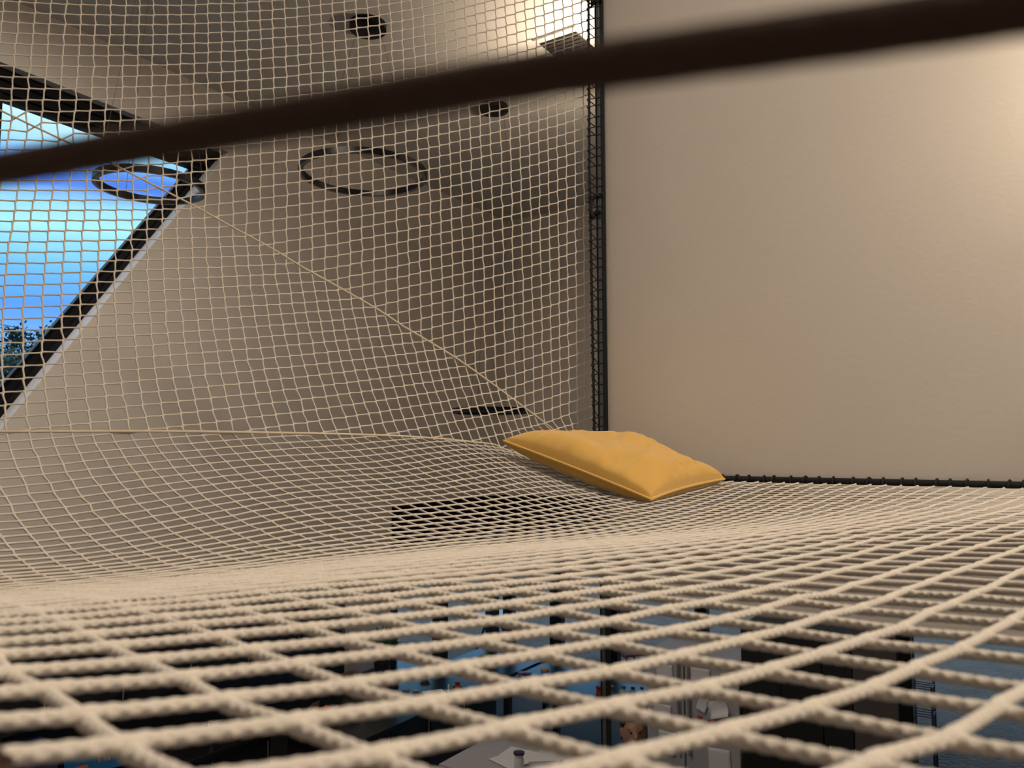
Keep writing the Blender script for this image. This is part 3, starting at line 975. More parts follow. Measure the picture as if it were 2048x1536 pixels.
run = [over(u, v) for u, v in ((2110, 4), (1800, 50), (1500, 91), (1200, 132), (1000, 161), (700, 214), (400, 268), (100, 321), (-60, 348))]
d0 = (run[0] - run[1]).normalized(); d1 = (run[-1] - run[-2]).normalized()
ptsc = [run[0] + d0 * .14 + Vector((.05, -.10, -.105)), run[0] + d0 * .11 + Vector((.02, -.03, -.04)), run[0] + d0 * .05] + run + [
    run[-1] + d1 * .04, at(-330, 520, .155), at(-360, 900, .16), at(-150, 1350, .16), at(-6, 1538, .152)]
sm = []
for k in range(len(ptsc) - 1):
    for q in range(12): sm.append(ptsc[k].lerp(ptsc[k + 1], q / 12))
sm.append(ptsc[-1])
twisted_rope('strand', sm, .00245, M_BROWN, cord, sides=16, pitch=.008, depth=.03, ds=.0018)
for e, kr in ((ptsc[0], .010), (ptsc[-1] + Vector((-.004, 0, -.002)), .0042)):
    m = MB()
    for k in range(4):
        q = random.Random(k)
        m.tube([e + Vector((kr * math.cos(t * .8 + k), kr * math.sin(t * .8 + k), .4 * kr * math.sin(t + k * 2))) for t in range(9)], .0024, 8)
    m.build('knot', M_BROWN, cord, smooth=True)

# ------------------------------------------------------------------ ring lamps hanging from the ceiling
def ring_lamp(label, c, dia, canopy, cdia, wires):
    t = empty('ring_lamp', tuple(c))
    tag(t, label, 'ceiling lamp', 'black ring lamps under the ceiling')
    R = dia / 2
    n = 64
    th = np.linspace(0, 2 * np.pi, n, endpoint=False)
    pr = [(-.018, -.024), (.018, -.024), (.018, .024), (-.018, .024)]
    g = np.stack([np.stack([c.x + (R + a) * np.cos(th), c.y + (R + a) * np.sin(th), np.full(n, c.z + b)], -1) for a, b in pr], 1)
    o = quad_mesh('ring', g, M_RING, t, close_u=True, close_v=True)
    o.data.set_sharp_from_angle(angle=.6)
    pr = [(-.013, -.0255), (.013, -.0255), (.013, -.022), (-.013, -.022)]
    g = np.stack([np.stack([c.x + (R + a) * np.cos(th), c.y + (R + a) * np.sin(th), np.full(n, c.z + b)], -1) for a, b in pr], 1)
    quad_mesh('diffuser', g, M_DIFF, t, close_u=True, close_v=True)
    m = MB(); m.lathe((canopy.x, canopy.y, CEIL - .06), [(cdia * .47, 0), (cdia * .5, .006), (cdia * .5, .061)], 40)
    m.build('canopy', M_RING, t, smooth=True)
    for an in wires:
        m = MB(); m.tube([Vector((canopy.x + cdia * .36 * math.cos(an), canopy.y + cdia * .36 * math.sin(an), CEIL - .05)), Vector((c.x + R * math.cos(an), c.y + R * math.sin(an), c.z + .02))], .0016, 5)
        m.build('wire', M_WIRE, t)
    return t


def under(u, v, can):
    """point below a ceiling spot, at the height seen at pixel row v"""
    rx, rz = ray(u, v)
    return Vector((float(rx) * can.y, can.y, EYE + float(rz) * can.y))


k1 = at_z(736, 48, CEIL); r1 = under(727, 347, k1)
ring_lamp('large black ring lamp hanging clear against the pale wall', r1, 255 / FPX * k1.y * .985, k1, 78 / FPX * k1.y * .98, (.5, 2.4, 4.2))
k2 = at_z(988, 212, CEIL); r2 = under(981, 822, k2)
ring_lamp('black ring lamp hanging lowest, beside the corner of the walls', r2, 147 / FPX * k2.y, k2, 59 / FPX * k2.y, (.3, 2.2, 4.4))
yk = 5.45
rx, rz = ray(301, 371)
r3 = Vector((float(rx) * yk, yk, EYE + float(rz) * yk))
ring_lamp('black ring lamp hanging in front of the slanted window', r3, 203 / FPX * yk, Vector((r3.x, r3.y, 0)), .3, (.35, 2.5, 4.0))

# black vent box on the ceiling near the post
pv = at_z(1136, 88, CEIL)
t = empty('ceiling_vent', (pv.x, pv.y, CEIL)); tag(t, 'dark rectangular vent set in the bright ceiling beside the post', 'vent')
dv = (at_z(1168, 74, CEIL) - at_z(1096, 98, CEIL)); an = math.atan2(dv.y, dv.x)
m = MB(); m.box((pv.x, pv.y, CEIL - .012), (dv.length * 1.15, .50, .024), an); m.build('frame', M_CEIL, t, bevel=.004)
m = MB(); m.box((pv.x + .02, pv.y + .02, CEIL - .03), (dv.length * .98, .42, .02), an); m.build('grille', mat('vent_dark', (.02, .018, .016), .7), t)
for k in range(7):
    off = Vector((-math.sin(an), math.cos(an), 0)) * (-.17 + k * .058)
    m = MB(); m.box(Vector((pv.x + .02, pv.y + .02, CEIL - .043)) + off, (dv.length * .95, .012, .012), an); m.build('slat', mat('vent_dark', (.02, .018, .016), .7), t)

# lamp fixtures and added fill panels, out of the frame
t = empty('wall_lamp', tuple(LAMP_WALL)); tag(t, 'warm globe wall lamp on the pale partition', 'wall lamp')
m = MB(); m.lathe(LAMP_WALL + bN * .26 - Vector((0, 0, .12)), [(.05, -.02), (.06, 0), (.06, .02)], 20, axis=tuple(-bN)); m.build('wall_plate', M_BLACKSTEEL, t, smooth=True)
m = MB(); m.tube([LAMP_WALL + bN * .26 - Vector((0, 0, .12)), LAMP_WALL - Vector((0, 0, .12)), LAMP_WALL - Vector((0, 0, .07))], .008, 8); m.build('arm', M_BLACKSTEEL, t, smooth=True)
m = MB(); m.lathe(LAMP_WALL - Vector((0, 0, .085)), [(.02, 0), (.045, .004), (.05, .02), (.045, .024)], 20); m.build('cup', M_BLACKSTEEL, t, smooth=True)
t = empty('hanging_lamp', tuple(LAMP_HANG)); tag(t, 'warm lamp hanging behind the pale partition', 'ceiling lamp')
m = MB(); m.tube([LAMP_HANG + Vector((.19, 0, -.06)), LAMP_HANG + Vector((.19, 0, CEIL - LAMP_HANG.z))], .006, 6); m.build('stem', M_BLACKSTEEL, t)
m = MB(); m.lathe(LAMP_HANG - Vector((0, 0, .12)), [(.03, 0), (.12, .02), (.2, .09), (.19, .09), (.11, .03)], 24); m.build('bowl', M_BLACKSTEEL, t, smooth=True)
for k, (p, e) in enumerate(FILL_PANELS):  # housings and glowing faces of the added fill panels
    t = empty('fill_panel', tuple(p)); tag(t, 'flat white fill light panel added unseen on the ceiling', 'ceiling lamp', 'added fill light panels')
    m = MB(); m.box(p + Vector((0, 0, .025)), (1.26, .66, .05)); m.build('housing', mat('fill_panel_white', (.7, .7, .7), .5), t)
    m = MB(); m.box(p + Vector((0, 0, -.004)), (1.2, .6, .01)); m.build('diffuser', mat('fill_panel_glow', (.9, .9, .85), .5, emit=((1.0, .86, .70), 2.0)), t)

# ------------------------------------------------------------------ the kitchen on the floor below, seen through the mesh
YAW = math.atan2(nL.y, nL.x)               # room axes: x along the glazed wall, y along the window wall
M_BLK = mat('black_laminate', (.012, .012, .014), .4)
M_WORK = mat('black_stone_worktop', (.016, .017, .020), .22, noise=(30, .4))
M_FRIDGE = mat('pale_grey_enamel', (.42, .43, .45), .4)
M_PAPER = mat('white_paper', (.70, .70, .72), .9)
M_STEELB = mat('brushed_steel', (.45, .46, .48), .35, metal=.8)


def rbox(m, a0, a1, b0, b1, z0, z1):
    """box in room axes"""
    m.box(room((a0 + a1) / 2, (b0 + b1) / 2, (z0 + z1) / 2), (abs(b1 - b0), abs(a1 - a0), z1 - z0), YAW)
    return m


def cabinet(name, label, a0, a1, b0, b1, z0, z1, front, cat='cabinet', group=None, m=None, doors=1, handle=True, shade=None):
    """cupboard with doors on the side 'a' (toward the eye along the window wall) or 'b' (into the room)"""
    t = empty(name, tuple(room((a0 + a1) / 2, (b0 + b1) / 2, z0)))
    tag(t, label, cat, group)
    q = MB(); rbox(q, a0, a1 - (.02 if front == 'a' else 0), b0, b1 - (.02 if front == 'b' else 0), z0, z1); q.build('body', m or M_BLK, t)
    for k in range(doors):
        q = MB(); g = .003
        if front == 'b':
            w = (a1 - a0) / doors
            rbox(q, a0 + w * k + g, a0 + w * (k + 1) - g, b1 - .02, b1, z0 + .08, z1 - g)
            hp = room(a0 + w * k + .05, b1 + .02, z1 - .12 if z1 < 1.2 else z0 + .12)
        else:
            w = (b1 - b0) / doors
            rbox(q, a1 - .02, a1, b0 + w * k + g, b0 + w * (k + 1) - g, z0 + .08, z1 - g)
            hp = room(a1 + .02, b0 + w * k + .05, min(z0 + 1.0, z1 - .12))
        d = q.build('door', shade or m or M_BLK, t, bevel=.002, seg=1)
        if handle:
            q = MB(); q.tube([hp + Vector((0, 0, -.07)), hp + Vector((0, 0, .07))], .006, 6); q.build('handle', M_STEELB, d)
    return t


# peninsula and wall run
for k in range(4):
    a = 2.45 + k * .6
    cabinet('base_cabinet', 'black base cabinet under the black peninsula worktop', a, a + .59, .72, 1.48, 0, .86, 'b', group='black base cabinets of the peninsula')
for k in range(4):
    a = 4.95 + k * .6
    cabinet('base_cabinet', 'black base cabinet standing against the pale window wall', a, a + .59, .02, .62, 0, .86, 'b', group='black base cabinets along the window wall')
q = MB(); rbox(q, 2.4, 4.9, .02, 1.54, .86, .90); rbox(q, 4.9, 7.4, .02, .66, .86, .90)
tag(q.build('worktop', M_WORK, bevel=.003, seg=1), 'black stone worktop running along the wall and out as a peninsula', 'worktop')
q = MB(); rbox(q, 3.4, 7.5, .004, .018, .90, 1.42)
tag(q.build('splashback', M_BLK), 'black splashback panel on the wall above the worktop', 'panel')
for k in range(6):
    a = 3.75 + k * .62
    cabinet('wall_cupboard', 'black wall cupboard hung above the black worktop', a, a + .61, .02, .36, 1.42, 2.12, 'b', group='black wall cupboards')

# fridge, tall cupboards and the black column: one front line
FA = 3.05


def on_front(u, v, a=FA):
    p = at_plane(u, v, room(a, 0, 0), eL)
    return (p - CORNER).dot(nL), p.z


f0, ft = on_front(1293, 1300); f1, _ = on_front(1476, 1300); fm, _ = on_front(1367, 1300)
fr = empty('refrigerator', tuple(room(FA - .35, (f0 + f1) / 2, 0)))
tag(fr, 'pale grey two-door refrigerator covered with pinned papers', 'refrigerator')
q = MB(); rbox(q, FA - .70, FA - .06, f0, f1, .03, ft); q.build('body', M_FRIDGE, fr, bevel=.008)
for b0, b1, hb in ((f0, fm - .006, fm - .05), (fm + .006, f1, fm + .05)):
    q = MB(); rbox(q, FA - .055, FA, b0, b1, .08, ft - .01); d = q.build('door', M_FRIDGE, fr, bevel=.01)
    q = MB(); p = room(FA + .03, hb, 1.2); q.tube([p + Vector((0, 0, -.45)), p + Vector((0, 0, .45))], .012, 8)
    for s in (-.42, .42): q.tube([p + Vector((0, 0, s)), p + Vector((0, 0, s)) - eL * -.04], .008, 6)
    q.build('handle', mat('grey_handle', (.25, .25, .27), .4), d, smooth=True)
q = MB(); rbox(q, FA - .68, FA - .08, f0 + .02, f1 - .02, 0, .05); q.build('plinth', M_BLK, fr)


def sheet_on_fridge(label, u, v, w, h, tilt, col=None, curl=.02):
    b, z = on_front(u, v)
    R = Matrix.Rotation(YAW, 3, 'Z') @ Matrix.Rotation(tilt, 3, 'Y')
    c = room(FA + .008, b, z)
    n = 7
    g = np.zeros((n, n, 3))
    for i in range(n):
        for j in range(n):
            x = (i / (n - 1) - .5) * w; y = (j / (n - 1) - .5) * h
            off = curl * max(0, -(y / h + .1)) ** 2 * 2 * (1 + i / n)
            g[i, j] = c + R @ Vector((x, -off - .003, y))
    o = quad_mesh('paper_sheet', g[::-1], col or M_PAPER)
    md = o.modifiers.new('thick', 'SOLIDIFY'); md.thickness = .0015
    return tag(o, label, 'paper')


sheet_on_fridge('white printed sheet pinned high on the right fridge door', 1398, 1352, .21, .15, .02)
sheet_on_fridge('narrow white sheet hanging to a point on the right fridge door', 1406, 1408, .09, .13, .35)
sheet_on_fridge('curled white sheet with lifted corner on the right fridge door', 1437, 1416, .18, .14, -.35, curl=.12)
sheet_on_fridge('white handwritten sheet high on the left fridge door', 1330, 1345, .16, .15, -.05)
sheet_on_fridge('white sheet on the middle of the left fridge door', 1325, 1425, .17, .16, .04)
sheet_on_fridge('white sheet low on the left fridge door', 1335, 1484, .17, .20, .06)
sheet_on_fridge('white sheet low on the right fridge door', 1440, 1525, .20, .24, -.04)
sheet_on_fridge('dark red card on the right fridge door', 1448, 1357, .09, .065, .05, mat('dark_red_card', (.16, .02, .025), .6), 0)
sheet_on_fridge('yellow green card on the left fridge door', 1309, 1388, .035, .10, 0, mat('lime_card', (.40, .42, .05), .6), 0)
for u, v, l, c in ((1400, 1434, 'pink heart magnet on the right fridge door', (.45, .06, .10)), (1421, 1443, 'round red magnet on the right fridge door', (.38, .02, .03))):
    b, z = on_front(u, v)
    q = MB(); q.lathe(room(FA, b, z), [(.018, 0), (.024, .006), (.018, .012), (.004, .014)], 14, axis=tuple(-eL))
    tag(q.build('magnet', mat('magnet_%d' % u, c, .4), smooth=True), l, 'magnet')

g0, gt = on_front(1480, 1252); g1, _ = on_front(1640, 1252); g2, _ = on_front(1700, 1252); g3, pt = on_front(1792, 1268)
cabinet('tall_cupboard', 'tall black cupboard beside the pale refrigerator', FA - .62, FA, g0, g1, 0, gt, 'a', 'cupboard', doors=2)
cabinet('tall_cupboard', 'narrow tall black cupboard between the other cupboards', FA - .62, FA, g1 + .004, g2, 0, gt, 'a', 'cupboard')
cabinet('tall_cupboard', 'tall taupe cupboard next to the black column', FA - .62, FA, g2 + .004, g3, 0, pt, 'a', 'cupboard', shade=mat('taupe_laminate', (.085, .075, .068), .5), m=mat('taupe_laminate', (.085, .075, .068), .5))
c0, _ = on_front(1796, 1300); c1_, _ = on_front(1821, 1300)
q = MB(); rbox(q, FA - .12, FA, c0, c1_, 0, EYE - .5)
structure(q.build('trim_1', M_FRAME))

# dining table by the glazing
dt = empty('dining_table', tuple(room(2.0, 2.1, 0))); tag(dt, 'long black dining table crowded with jars beside the low glazing', 'table')
q = MB(); rbox(q, 1.35, 2.65, 1.62, 3.40, .87, .90); q.build('table_top', M_WORK, dt, bevel=.003, seg=1)
for a in (1.45, 2.55):
    for b in (1.70, 3.32):
        q = MB(); rbox(q, a - .035, a + .035, b - .035, b + .035, 0, .87); q.build('leg', M_BLK, dt)
# pale work table strewn with paper
wt = empty('work_table', tuple(room(4.25, 3.0, 0))); tag(wt, 'pale work table strewn with white papers beside the seated person', 'table')
q = MB(); rbox(q, 3.75, 4.75, 2.45, 3.62, .87, .90); q.build('table_top', mat('pale_table', (.40, .39, .42), .6), wt, bevel=.003, seg=1)
for a in (3.82, 4.68):
    for b in (2.52, 3.55):
        q = MB(); rbox(q, a - .03, a + .03, b - .03, b + .03, 0, .87); q.build('leg', M_BLK, wt)
rp2 = random.Random(3)
for k, (u, v) in enumerate(((1040, 1508), (1082, 1514), (1112, 1506), (1148, 1518), (1190, 1524), (1018, 1524))):
    p = at_z(u, v, .90)
    q = MB(); q.box(p + Vector((0, 0, .0025 + .0012 * k)), (.29, .21, .002), rp2.uniform(-1, 1))
    tag(q.build('paper_sheet', M_PAPER), 'loose white sheet lying on the pale work table', 'paper', 'loose sheets on the work table')


def bottle(name, label, p, r, h, col, cap, neck=.45, cat='bottle', rough=.25):
    t = empty(name, tuple(p)); tag(t, label, cat)
    q = MB(); q.lathe(p, [(r * .92, 0), (r, .008), (r, h * .60), (r * .85, h * .72), (r * neck, h * .82), (r * neck, h * .92)], 18)
    q.build('body', mat('glaze_%.2f_%.2f_%.2f' % col, col, rough), t, smooth=True)
    q = MB(); q.lathe(p + Vector((0, 0, h * .90)), [(r * neck * 1.15, 0), (r * neck * 1.15, h * .10), (r * neck, h * .105)], 14)
    q.build('cap', mat('cap_%.2f_%.2f_%.2f' % cap, cap, .4), t, smooth=True)
    return t


def sized(u, v0, v1, z):
    """base point on a surface and the height seen between two pixel rows"""
    p = at_z(u, v0, z)
    _, rz = ray(u, v1)
    return p, EYE + float(rz) * p.y - z


def put(kind, label, u, v0, v1, wpx, col, cap=(.02, .02, .03), z=.90, neck=.45, rough=.25):
    p, h = sized(u, v0, v1, z)
    return bottle(kind, label, p, wpx / 2 / FPX * p.y, max(h, .05), col, cap, neck, kind, rough)


put('bottle', 'white and blue bottle on the black peninsula', 759, 1372, 1343, 14, (.50, .60, .80), (.10, .2, .5), neck=.8)
put('bottle', 'orange bottle with black cap on the black peninsula', 775, 1370, 1344, 14, (.75, .16, .02), neck=.6)
put('jar', 'small navy jar beside the orange bottle', 793, 1366, 1347, 9, (.02, .03, .16), (.02, .03, .12), neck=.9)
put('jar', 'clear glass jar on the black peninsula', 832, 1395, 1380, 12, (.20, .18, .22), (.3, .3, .34), neck=.95)
put('jar', 'brown jar beside the white square dish', 812, 1394, 1380, 14, (.12, .05, .05), (.15, .1, .1), neck=.95)
put('bottle', 'dark red bottle behind the white square dish', 915, 1386, 1364, 20, (.22, .04, .02), (.15, .03, .02))
put('bottle', 'bottle with amber label on the pale work table', 1123, 1545, 1518, 9, (.55, .36, .04), (.6, .6, .62), neck=.7)
put('bottle', 'dark bottle on the pale work table', 1148, 1552, 1522, 22, (.05, .05, .07), (.4, .2, .03), neck=.55)
put('cup', 'white paper cup with dark lid on the pale work table', 1038, 1540, 1504, 19, (.60, .60, .64), (.03, .02, .05), neck=1.0)
put('bottle', 'clear bottle with dark red heart on the black dining table', 1247, 1408, 1372, 18, (.30, .34, .38), (.1, .1, .12))
put('bottle', 'grey bottle with black cap on the black dining table', 1266, 1408, 1374, 16, (.22, .24, .28))
put('bottle', 'pale blue bottle on the black dining table', 1284, 1406, 1374, 14, (.25, .48, .80), (.02, .05, .12))
put('bottle', 'small turquoise bottle on the black dining table', 1291, 1409, 1390, 8, (.10, .45, .50))
put('jar', 'red speckled jar on the black dining table', 1200, 1402, 1372, 15, (.25, .03, .02), (.2, .03, .03), neck=.95)
put('jar', 'clear jar with purple label on the black dining table', 1219, 1403, 1372, 17, (.16, .12, .20), (.25, .03, .03), neck=.95)
put('jar', 'purple jar on the black dining table', 1056, 1362, 1346, 13, (.10, .03, .18), (.06, .03, .10), neck=.95)
put('jar', 'lilac jar beside the purple jar', 1043, 1362, 1344, 14, (.24, .16, .34), (.24, .16, .34), neck=.95)
put('jug', 'pale blue jug with brown lid on the black dining table', 1090, 1374, 1338, 26, (.12, .28, .62), (.40, .22, .10), neck=.6)

# white square dish with a candle beside it
p = at_z(868, 1394, .90)
t = empty('dish', tuple(p)); tag(t, 'white square dish on the corner of the black peninsula', 'dish')
q = MB(); w = .155
ring = [(w * .55, 0), (w, .035), (w * 1.02, .040), (w * .9, .034), (w * .5, .010)]
vs = []
for r, h in ring:
    for k in range(4):
        an = YAW + math.pi / 4 * 0 + k * math.pi / 2 + .15
        vs.append(p + Vector((r * math.cos(an), r * math.sin(an), h)))
fs = [(i * 4 + k, i * 4 + (k + 1) % 4, (i + 1) * 4 + (k + 1) % 4, (i + 1) * 4 + k) for i in range(4) for k in range(4)] + [(3, 2, 1, 0), (16, 17, 18, 19)]
q._add(vs, fs); q.build('bowl', mat('white_porcelain', (.68, .70, .78), .25), t)
p2, h2 = sized(897, 1396, 1368, .90)
q = MB(); q.lathe(p2, [(.03, 0), (.03, .006), (.009, .012), (.010, h2 * .5), (.017, h2 * .55), (.009, h2 * .62), (.009, h2 * .97), (.002, h2)], 12)
tag(q.build('candlestick', mat('white_porcelain', (.68, .70, .78), .25), smooth=True), 'slim white candlestick beside the white square dish', 'candlestick')
p = at_z(850, 1357, .90)
q = MB(); q.lathe(p, [(.03, 0), (.035, .01), (.065, .055), (.062, .055), (.03, .014)], 18)
tag(q.build('bowl', mat('white_porcelain', (.68, .70, .78), .25), smooth=True), 'small white bowl on the black peninsula', 'bowl')
# plastic tub
p = at_z(699, 1437, .90)
t = empty('plastic_tub', tuple(p)); tag(t, 'clear plastic tub with pale rim on the worktop', 'tub')
q = MB(); q.box(p + Vector((0, 0, .035)), (.18, .13, .07), YAW); q.build('tub', mat('cloudy_plastic', (.20, .22, .28), .3), t, bevel=.02)
q = MB()
R = Matrix.Rotation(YAW, 3, 'Z')
pts = [p + R @ Vector((.094 * math.copysign(abs(math.cos(k / 24 * 6.2832)) ** .4, math.cos(k / 24 * 6.2832)), .069 * math.copysign(abs(math.sin(k / 24 * 6.2832)) ** .4, math.sin(k / 24 * 6.2832)), .072)) for k in range(24)]
q.tube(pts, .004, 6, closed=True); q.build('rim', mat('pale_rim', (.55, .58, .66), .3), t, smooth=True)
# crumpled wrappers and bags on the worktop
def crumple(label, u, v, r, h, col, name='paper_bag', cat='bag', seed=0):
    p = at_z(u, v, .90)
    rg = np.random.default_rng(seed)
    bm = bmesh.new(); bmesh.ops.create_icosphere(bm, subdivisions=2, radius=1)
    for vtx in bm.verts:
        s = 1 + rg.normal(0, .16)
        vtx.co = Vector((vtx.co.x * r * s, vtx.co.y * r * s, max(0, (vtx.co.z + .75) * h * .57 * s))) + p
    me = bpy.data.meshes.new(name); bm.to_mesh(me); bm.free()
    return tag(link_mesh(name, me, mat('wrap_%s' % label[:12].replace(' ', '_'), col, .7), smooth=False), label, cat)


crumple('crumpled orange wrapper on the black worktop', 652, 1430, .06, .09, (.62, .14, .02), 'wrapper', 'wrapper', 1)
crumple('crumpled red wrapper beside the plastic tub', 670, 1434, .05, .09, (.35, .03, .03), 'wrapper', 'wrapper', 2)
crumple('brown paper bag on the black worktop', 629, 1438, .06, .15, (.10, .06, .03), seed=3)
crumple('grey paper bag on the black worktop', 597, 1446, .07, .11, (.22, .20, .19), seed=4)
crumple('small dark red bag on the black worktop', 328, 1492, .08, .12, (.16, .02, .02), seed=5)
crumple('dark red bag beside the white leaflet', 468, 1478, .08, .13, (.18, .03, .02), seed=6)
crumple('brown bag at the back of the black worktop', 705, 1372, .13, .16, (.16, .12, .09), seed=7)
# leaflet with white zigzag
p = at_z(428, 1486, .90)
t = empty('leaflet', tuple(p)); tag(t, 'dark leaflet with white zigzag lines standing on the worktop', 'leaflet')
q = MB(); q.box(p + Vector((0, 0, .09)), (.20, .01, .18), -.5); q.build('card', M_BLK, t)
R = Matrix.Rotation(-.5, 3, 'Z')
q = MB(); q.tube([p + R @ Vector((x, -.008, z)) for x, z in ((-.07, .16), (-.02, .03), (.03, .16), (.07, .05))], .004, 5); q.build('line', M_PAPER, t)
# printed blue box
pb, hb = sized(132, 1530, 1488, .90)
pb = room(sz(pb)[0], max(.33, (pb - CORNER).dot(nL)), .90)
t = empty('cereal_box', tuple(pb)); tag(t, 'bright blue printed carton with orange lettering on the worktop', 'carton')
Rb = Matrix.Rotation(.28, 3, 'Z') @ Matrix.Rotation(-.16, 3, 'Y')
q = MB(); q.box(pb + Vector((0, 0, .16)), (.46, .09, .20), rot=Rb); q.build('carton', mat('bright_blue_print', (.01, .16, .42), .5), t, bevel=.002, seg=1)
fc = bpy.data.curves.new('lettering', 'FONT'); fc.body = 'TIME'; fc.size = .105; fc.extrude = .002; fc.align_x = 'CENTER'; fc.align_y = 'CENTER'
fo = bpy.data.objects.new('lettering', fc); COL.objects.link(fo)
bpy.context.view_layer.update()
me = bpy.data.meshes.new_from_object(fo.evaluated_get(bpy.context.evaluated_depsgraph_get()))
bpy.data.objects.remove(fo)
me.transform((Matrix.Translation(pb + Vector((0, 0, .16))) @ Rb.to_4x4() @ Matrix.Translation((.10, -.048, .0)) @ Matrix.Rotation(math.pi / 2, 4, 'X')))
link_mesh('lettering', me, mat('orange_yellow_ink', (.75, .30, .03), .5), t, smooth=False)
q = MB(); q.box(pb + Vector((0, 0, .16)) + Rb @ Vector((-.11, -.047, -.05)), (.09, .004, .05), rot=Rb); q.build('emblem', mat('orange_ink', (.60, .12, .02), .5), t)
pn = room(7.05, .40, .90)
q = MB(); q.box(pn + Vector((0, 0, .22)), (.30, .36, .44), YAW)
tag(q.build('storage_box', mat('navy_card', (.018, .035, .10), .6), bevel=.004), 'plain navy storage box at the end of the black worktop', 'box')

# green plant on the worktop
pp = room(3.1, .32, .90)
t = empty('potted_plant', tuple(pp)); tag(t, 'bushy green plant in a dark pot on the black worktop', 'plant')
q = MB(); q.lathe(pp, [(.07, 0), (.095, .15), (.10, .16), (.08, .16), (.075, .14)], 18); q.build('pot', mat('dark_pot', (.03, .03, .035), .6), t, smooth=True)
rg = np.random.default_rng(9); n = 420
d = rg.normal(0, 1, (n, 3)); d /= np.linalg.norm(d, axis=1)[:, None]
c = np.array(pp) + np.array([0, 0, .36]) + d * rg.uniform(.05, .22, (n, 1)) * np.array([1, 1, .9])
d2 = np.cross(d, rg.normal(0, 1, (n, 3))); d2 /= np.linalg.norm(d2, axis=1)[:, None]
vs = np.stack([c - d * .03, c + d2 * .014, c + d * .03, c - d2 * .014], 1).reshape(-1, 3)
me = bpy.data.meshes.new('foliage'); me.from_pydata(vs.tolist(), [], np.arange(4 * n).reshape(-1, 4).tolist())
link_mesh('foliage', me, mat('plant_green', (.03, .14, .05), .6), t, smooth=False)
q = MB()
for k in range(7): q.tube([pp + Vector((0, 0, .13)), pp + Vector((.12 * math.cos(k), .12 * math.sin(k), .40))], .004, 5)
q.build('stem', mat('plant_stem', (.05, .08, .03), .7), t)
# yellow tray on a small side table
st = empty('side_table', tuple(room(1.75, 1.05, 0))); tag(st, 'small black side table under the yellow green tray', 'table')
q = MB(); rbox(q, 1.3, 2.3, .55, 1.55, .87, .90); q.build('table_top', M_WORK, st, bevel=.003, seg=1)
for a in (1.36, 2.24):
    for b in (.61, 1.49):
        q = MB(); rbox(q, a - .03, a + .03, b - .03, b + .03, 0, .87); q.build('leg', M_BLK, st)
p = at_z(975, 1324, .90)
q = MB(); q.box(p + Vector((0, 0, .012)), (.34, .5, .022), YAW + .3)
q.box(p + Vector((0, 0, .028)), (.30, .46, .012), YAW + .3)
tag(q.build('tray', mat('lime_tray', (.42, .46, .06), .5), bevel=.004), 'yellow green tray on the small black side table', 'tray')

# garden furniture outside the low glazing
def chair_out(label, base, rz, col):
    t = empty('garden_chair', tuple(base), rz); tag(t, label, 'chair')
    R = Matrix.Rotation(rz, 3, 'Z')
    P = lambda x, y, z: base + R @ Vector((x, y, z))
    mc = mat('rust_orange_frame', col, .5)
    for s in (-.27, .27):
        q = MB(); q.tube([P(s, .38, 0), P(s, .30, .42), P(s, -.30, .40), P(s, -.34, 0)], .022, 8); q.build('leg', mc, t, smooth=True)
    q = MB(); q.box(P(0, -.02, .43), (.56, .60, .05), rot=R); q.build('seat', mc, t, bevel=.015)
    pts = [P(-.28, .28, .43), P(-.31, .40, .85), P(-.15, .46, 1.05), P(.15, .46, 1.05), P(.31, .40, .85), P(.28, .28, .43)]
    q = MB(); q.tube(pts, .025, 8); q.build('back_frame', mc, t, smooth=True)
    q = MB(); q.box(P(0, .38, .74), (.50, .03, .52), rot=R @ Matrix.Rotation(-.18, 3, 'X')); q.build('backrest', mc, t, bevel=.01)


rx, _ = ray(1262, 1300)
chair_out('rust orange garden chair standing outside the low glazing', Vector((float(rx) * 13.2, 13.2, -.22)), .4, (.30, .07, .02))
rx, _ = ray(985, 1300)
tb = Vector((float(rx) * 14.2, 14.2, -.22))
t = empty('garden_table', tuple(tb)); tag(t, 'pale garden table with dark splayed legs outside the low glazing', 'table')
q = MB(); q.lathe(tb + Vector((0, 0, .74)), [(.62, 0), (.65, .01), (.65, .03)], 32); q.build('table_top', mat('pale_blue_top', (.55, .62, .72), .4), t, smooth=True)
for k in range(3):
    an = k * 2.094 + .4
    q = MB(); q.tube([tb + Vector((.10 * math.cos(an), .10 * math.sin(an), .75)), tb + Vector((.42 * math.cos(an), .42 * math.sin(an), 0))], .022, 8); q.build('leg', M_BLK, t, smooth=True)
# wire rack by the glazing
b0, _ = on_front(1826, 1400, 1.0); b1, _ = on_front(1866, 1400, 1.0)
t = empty('wire_rack', tuple(room(1.0, (b0 + b1) / 2, 0))); tag(t, 'tall blue wire rack standing by the low glazing', 'rack')
mr = mat('blue_grey_wire', (.04, .06, .12), .4)
for b in (b0, b1):
    for a in (.85, 1.1):
        q = MB(); q.tube([room(a, b, 0), room(a, b, 1.15)], .012, 6); q.build('upright', mr, t)
for z in (.25, .55, .85, 1.12):
    q = MB()
    for b in (b0, b1): q.tube([room(.85, b, z), room(1.1, b, z)], .006, 5)
    for a in (.85, .93, 1.02, 1.1): q.tube([room(a, b0, z), room(a, b1, z)], .006, 5)
    q.build('shelf', mr, t)

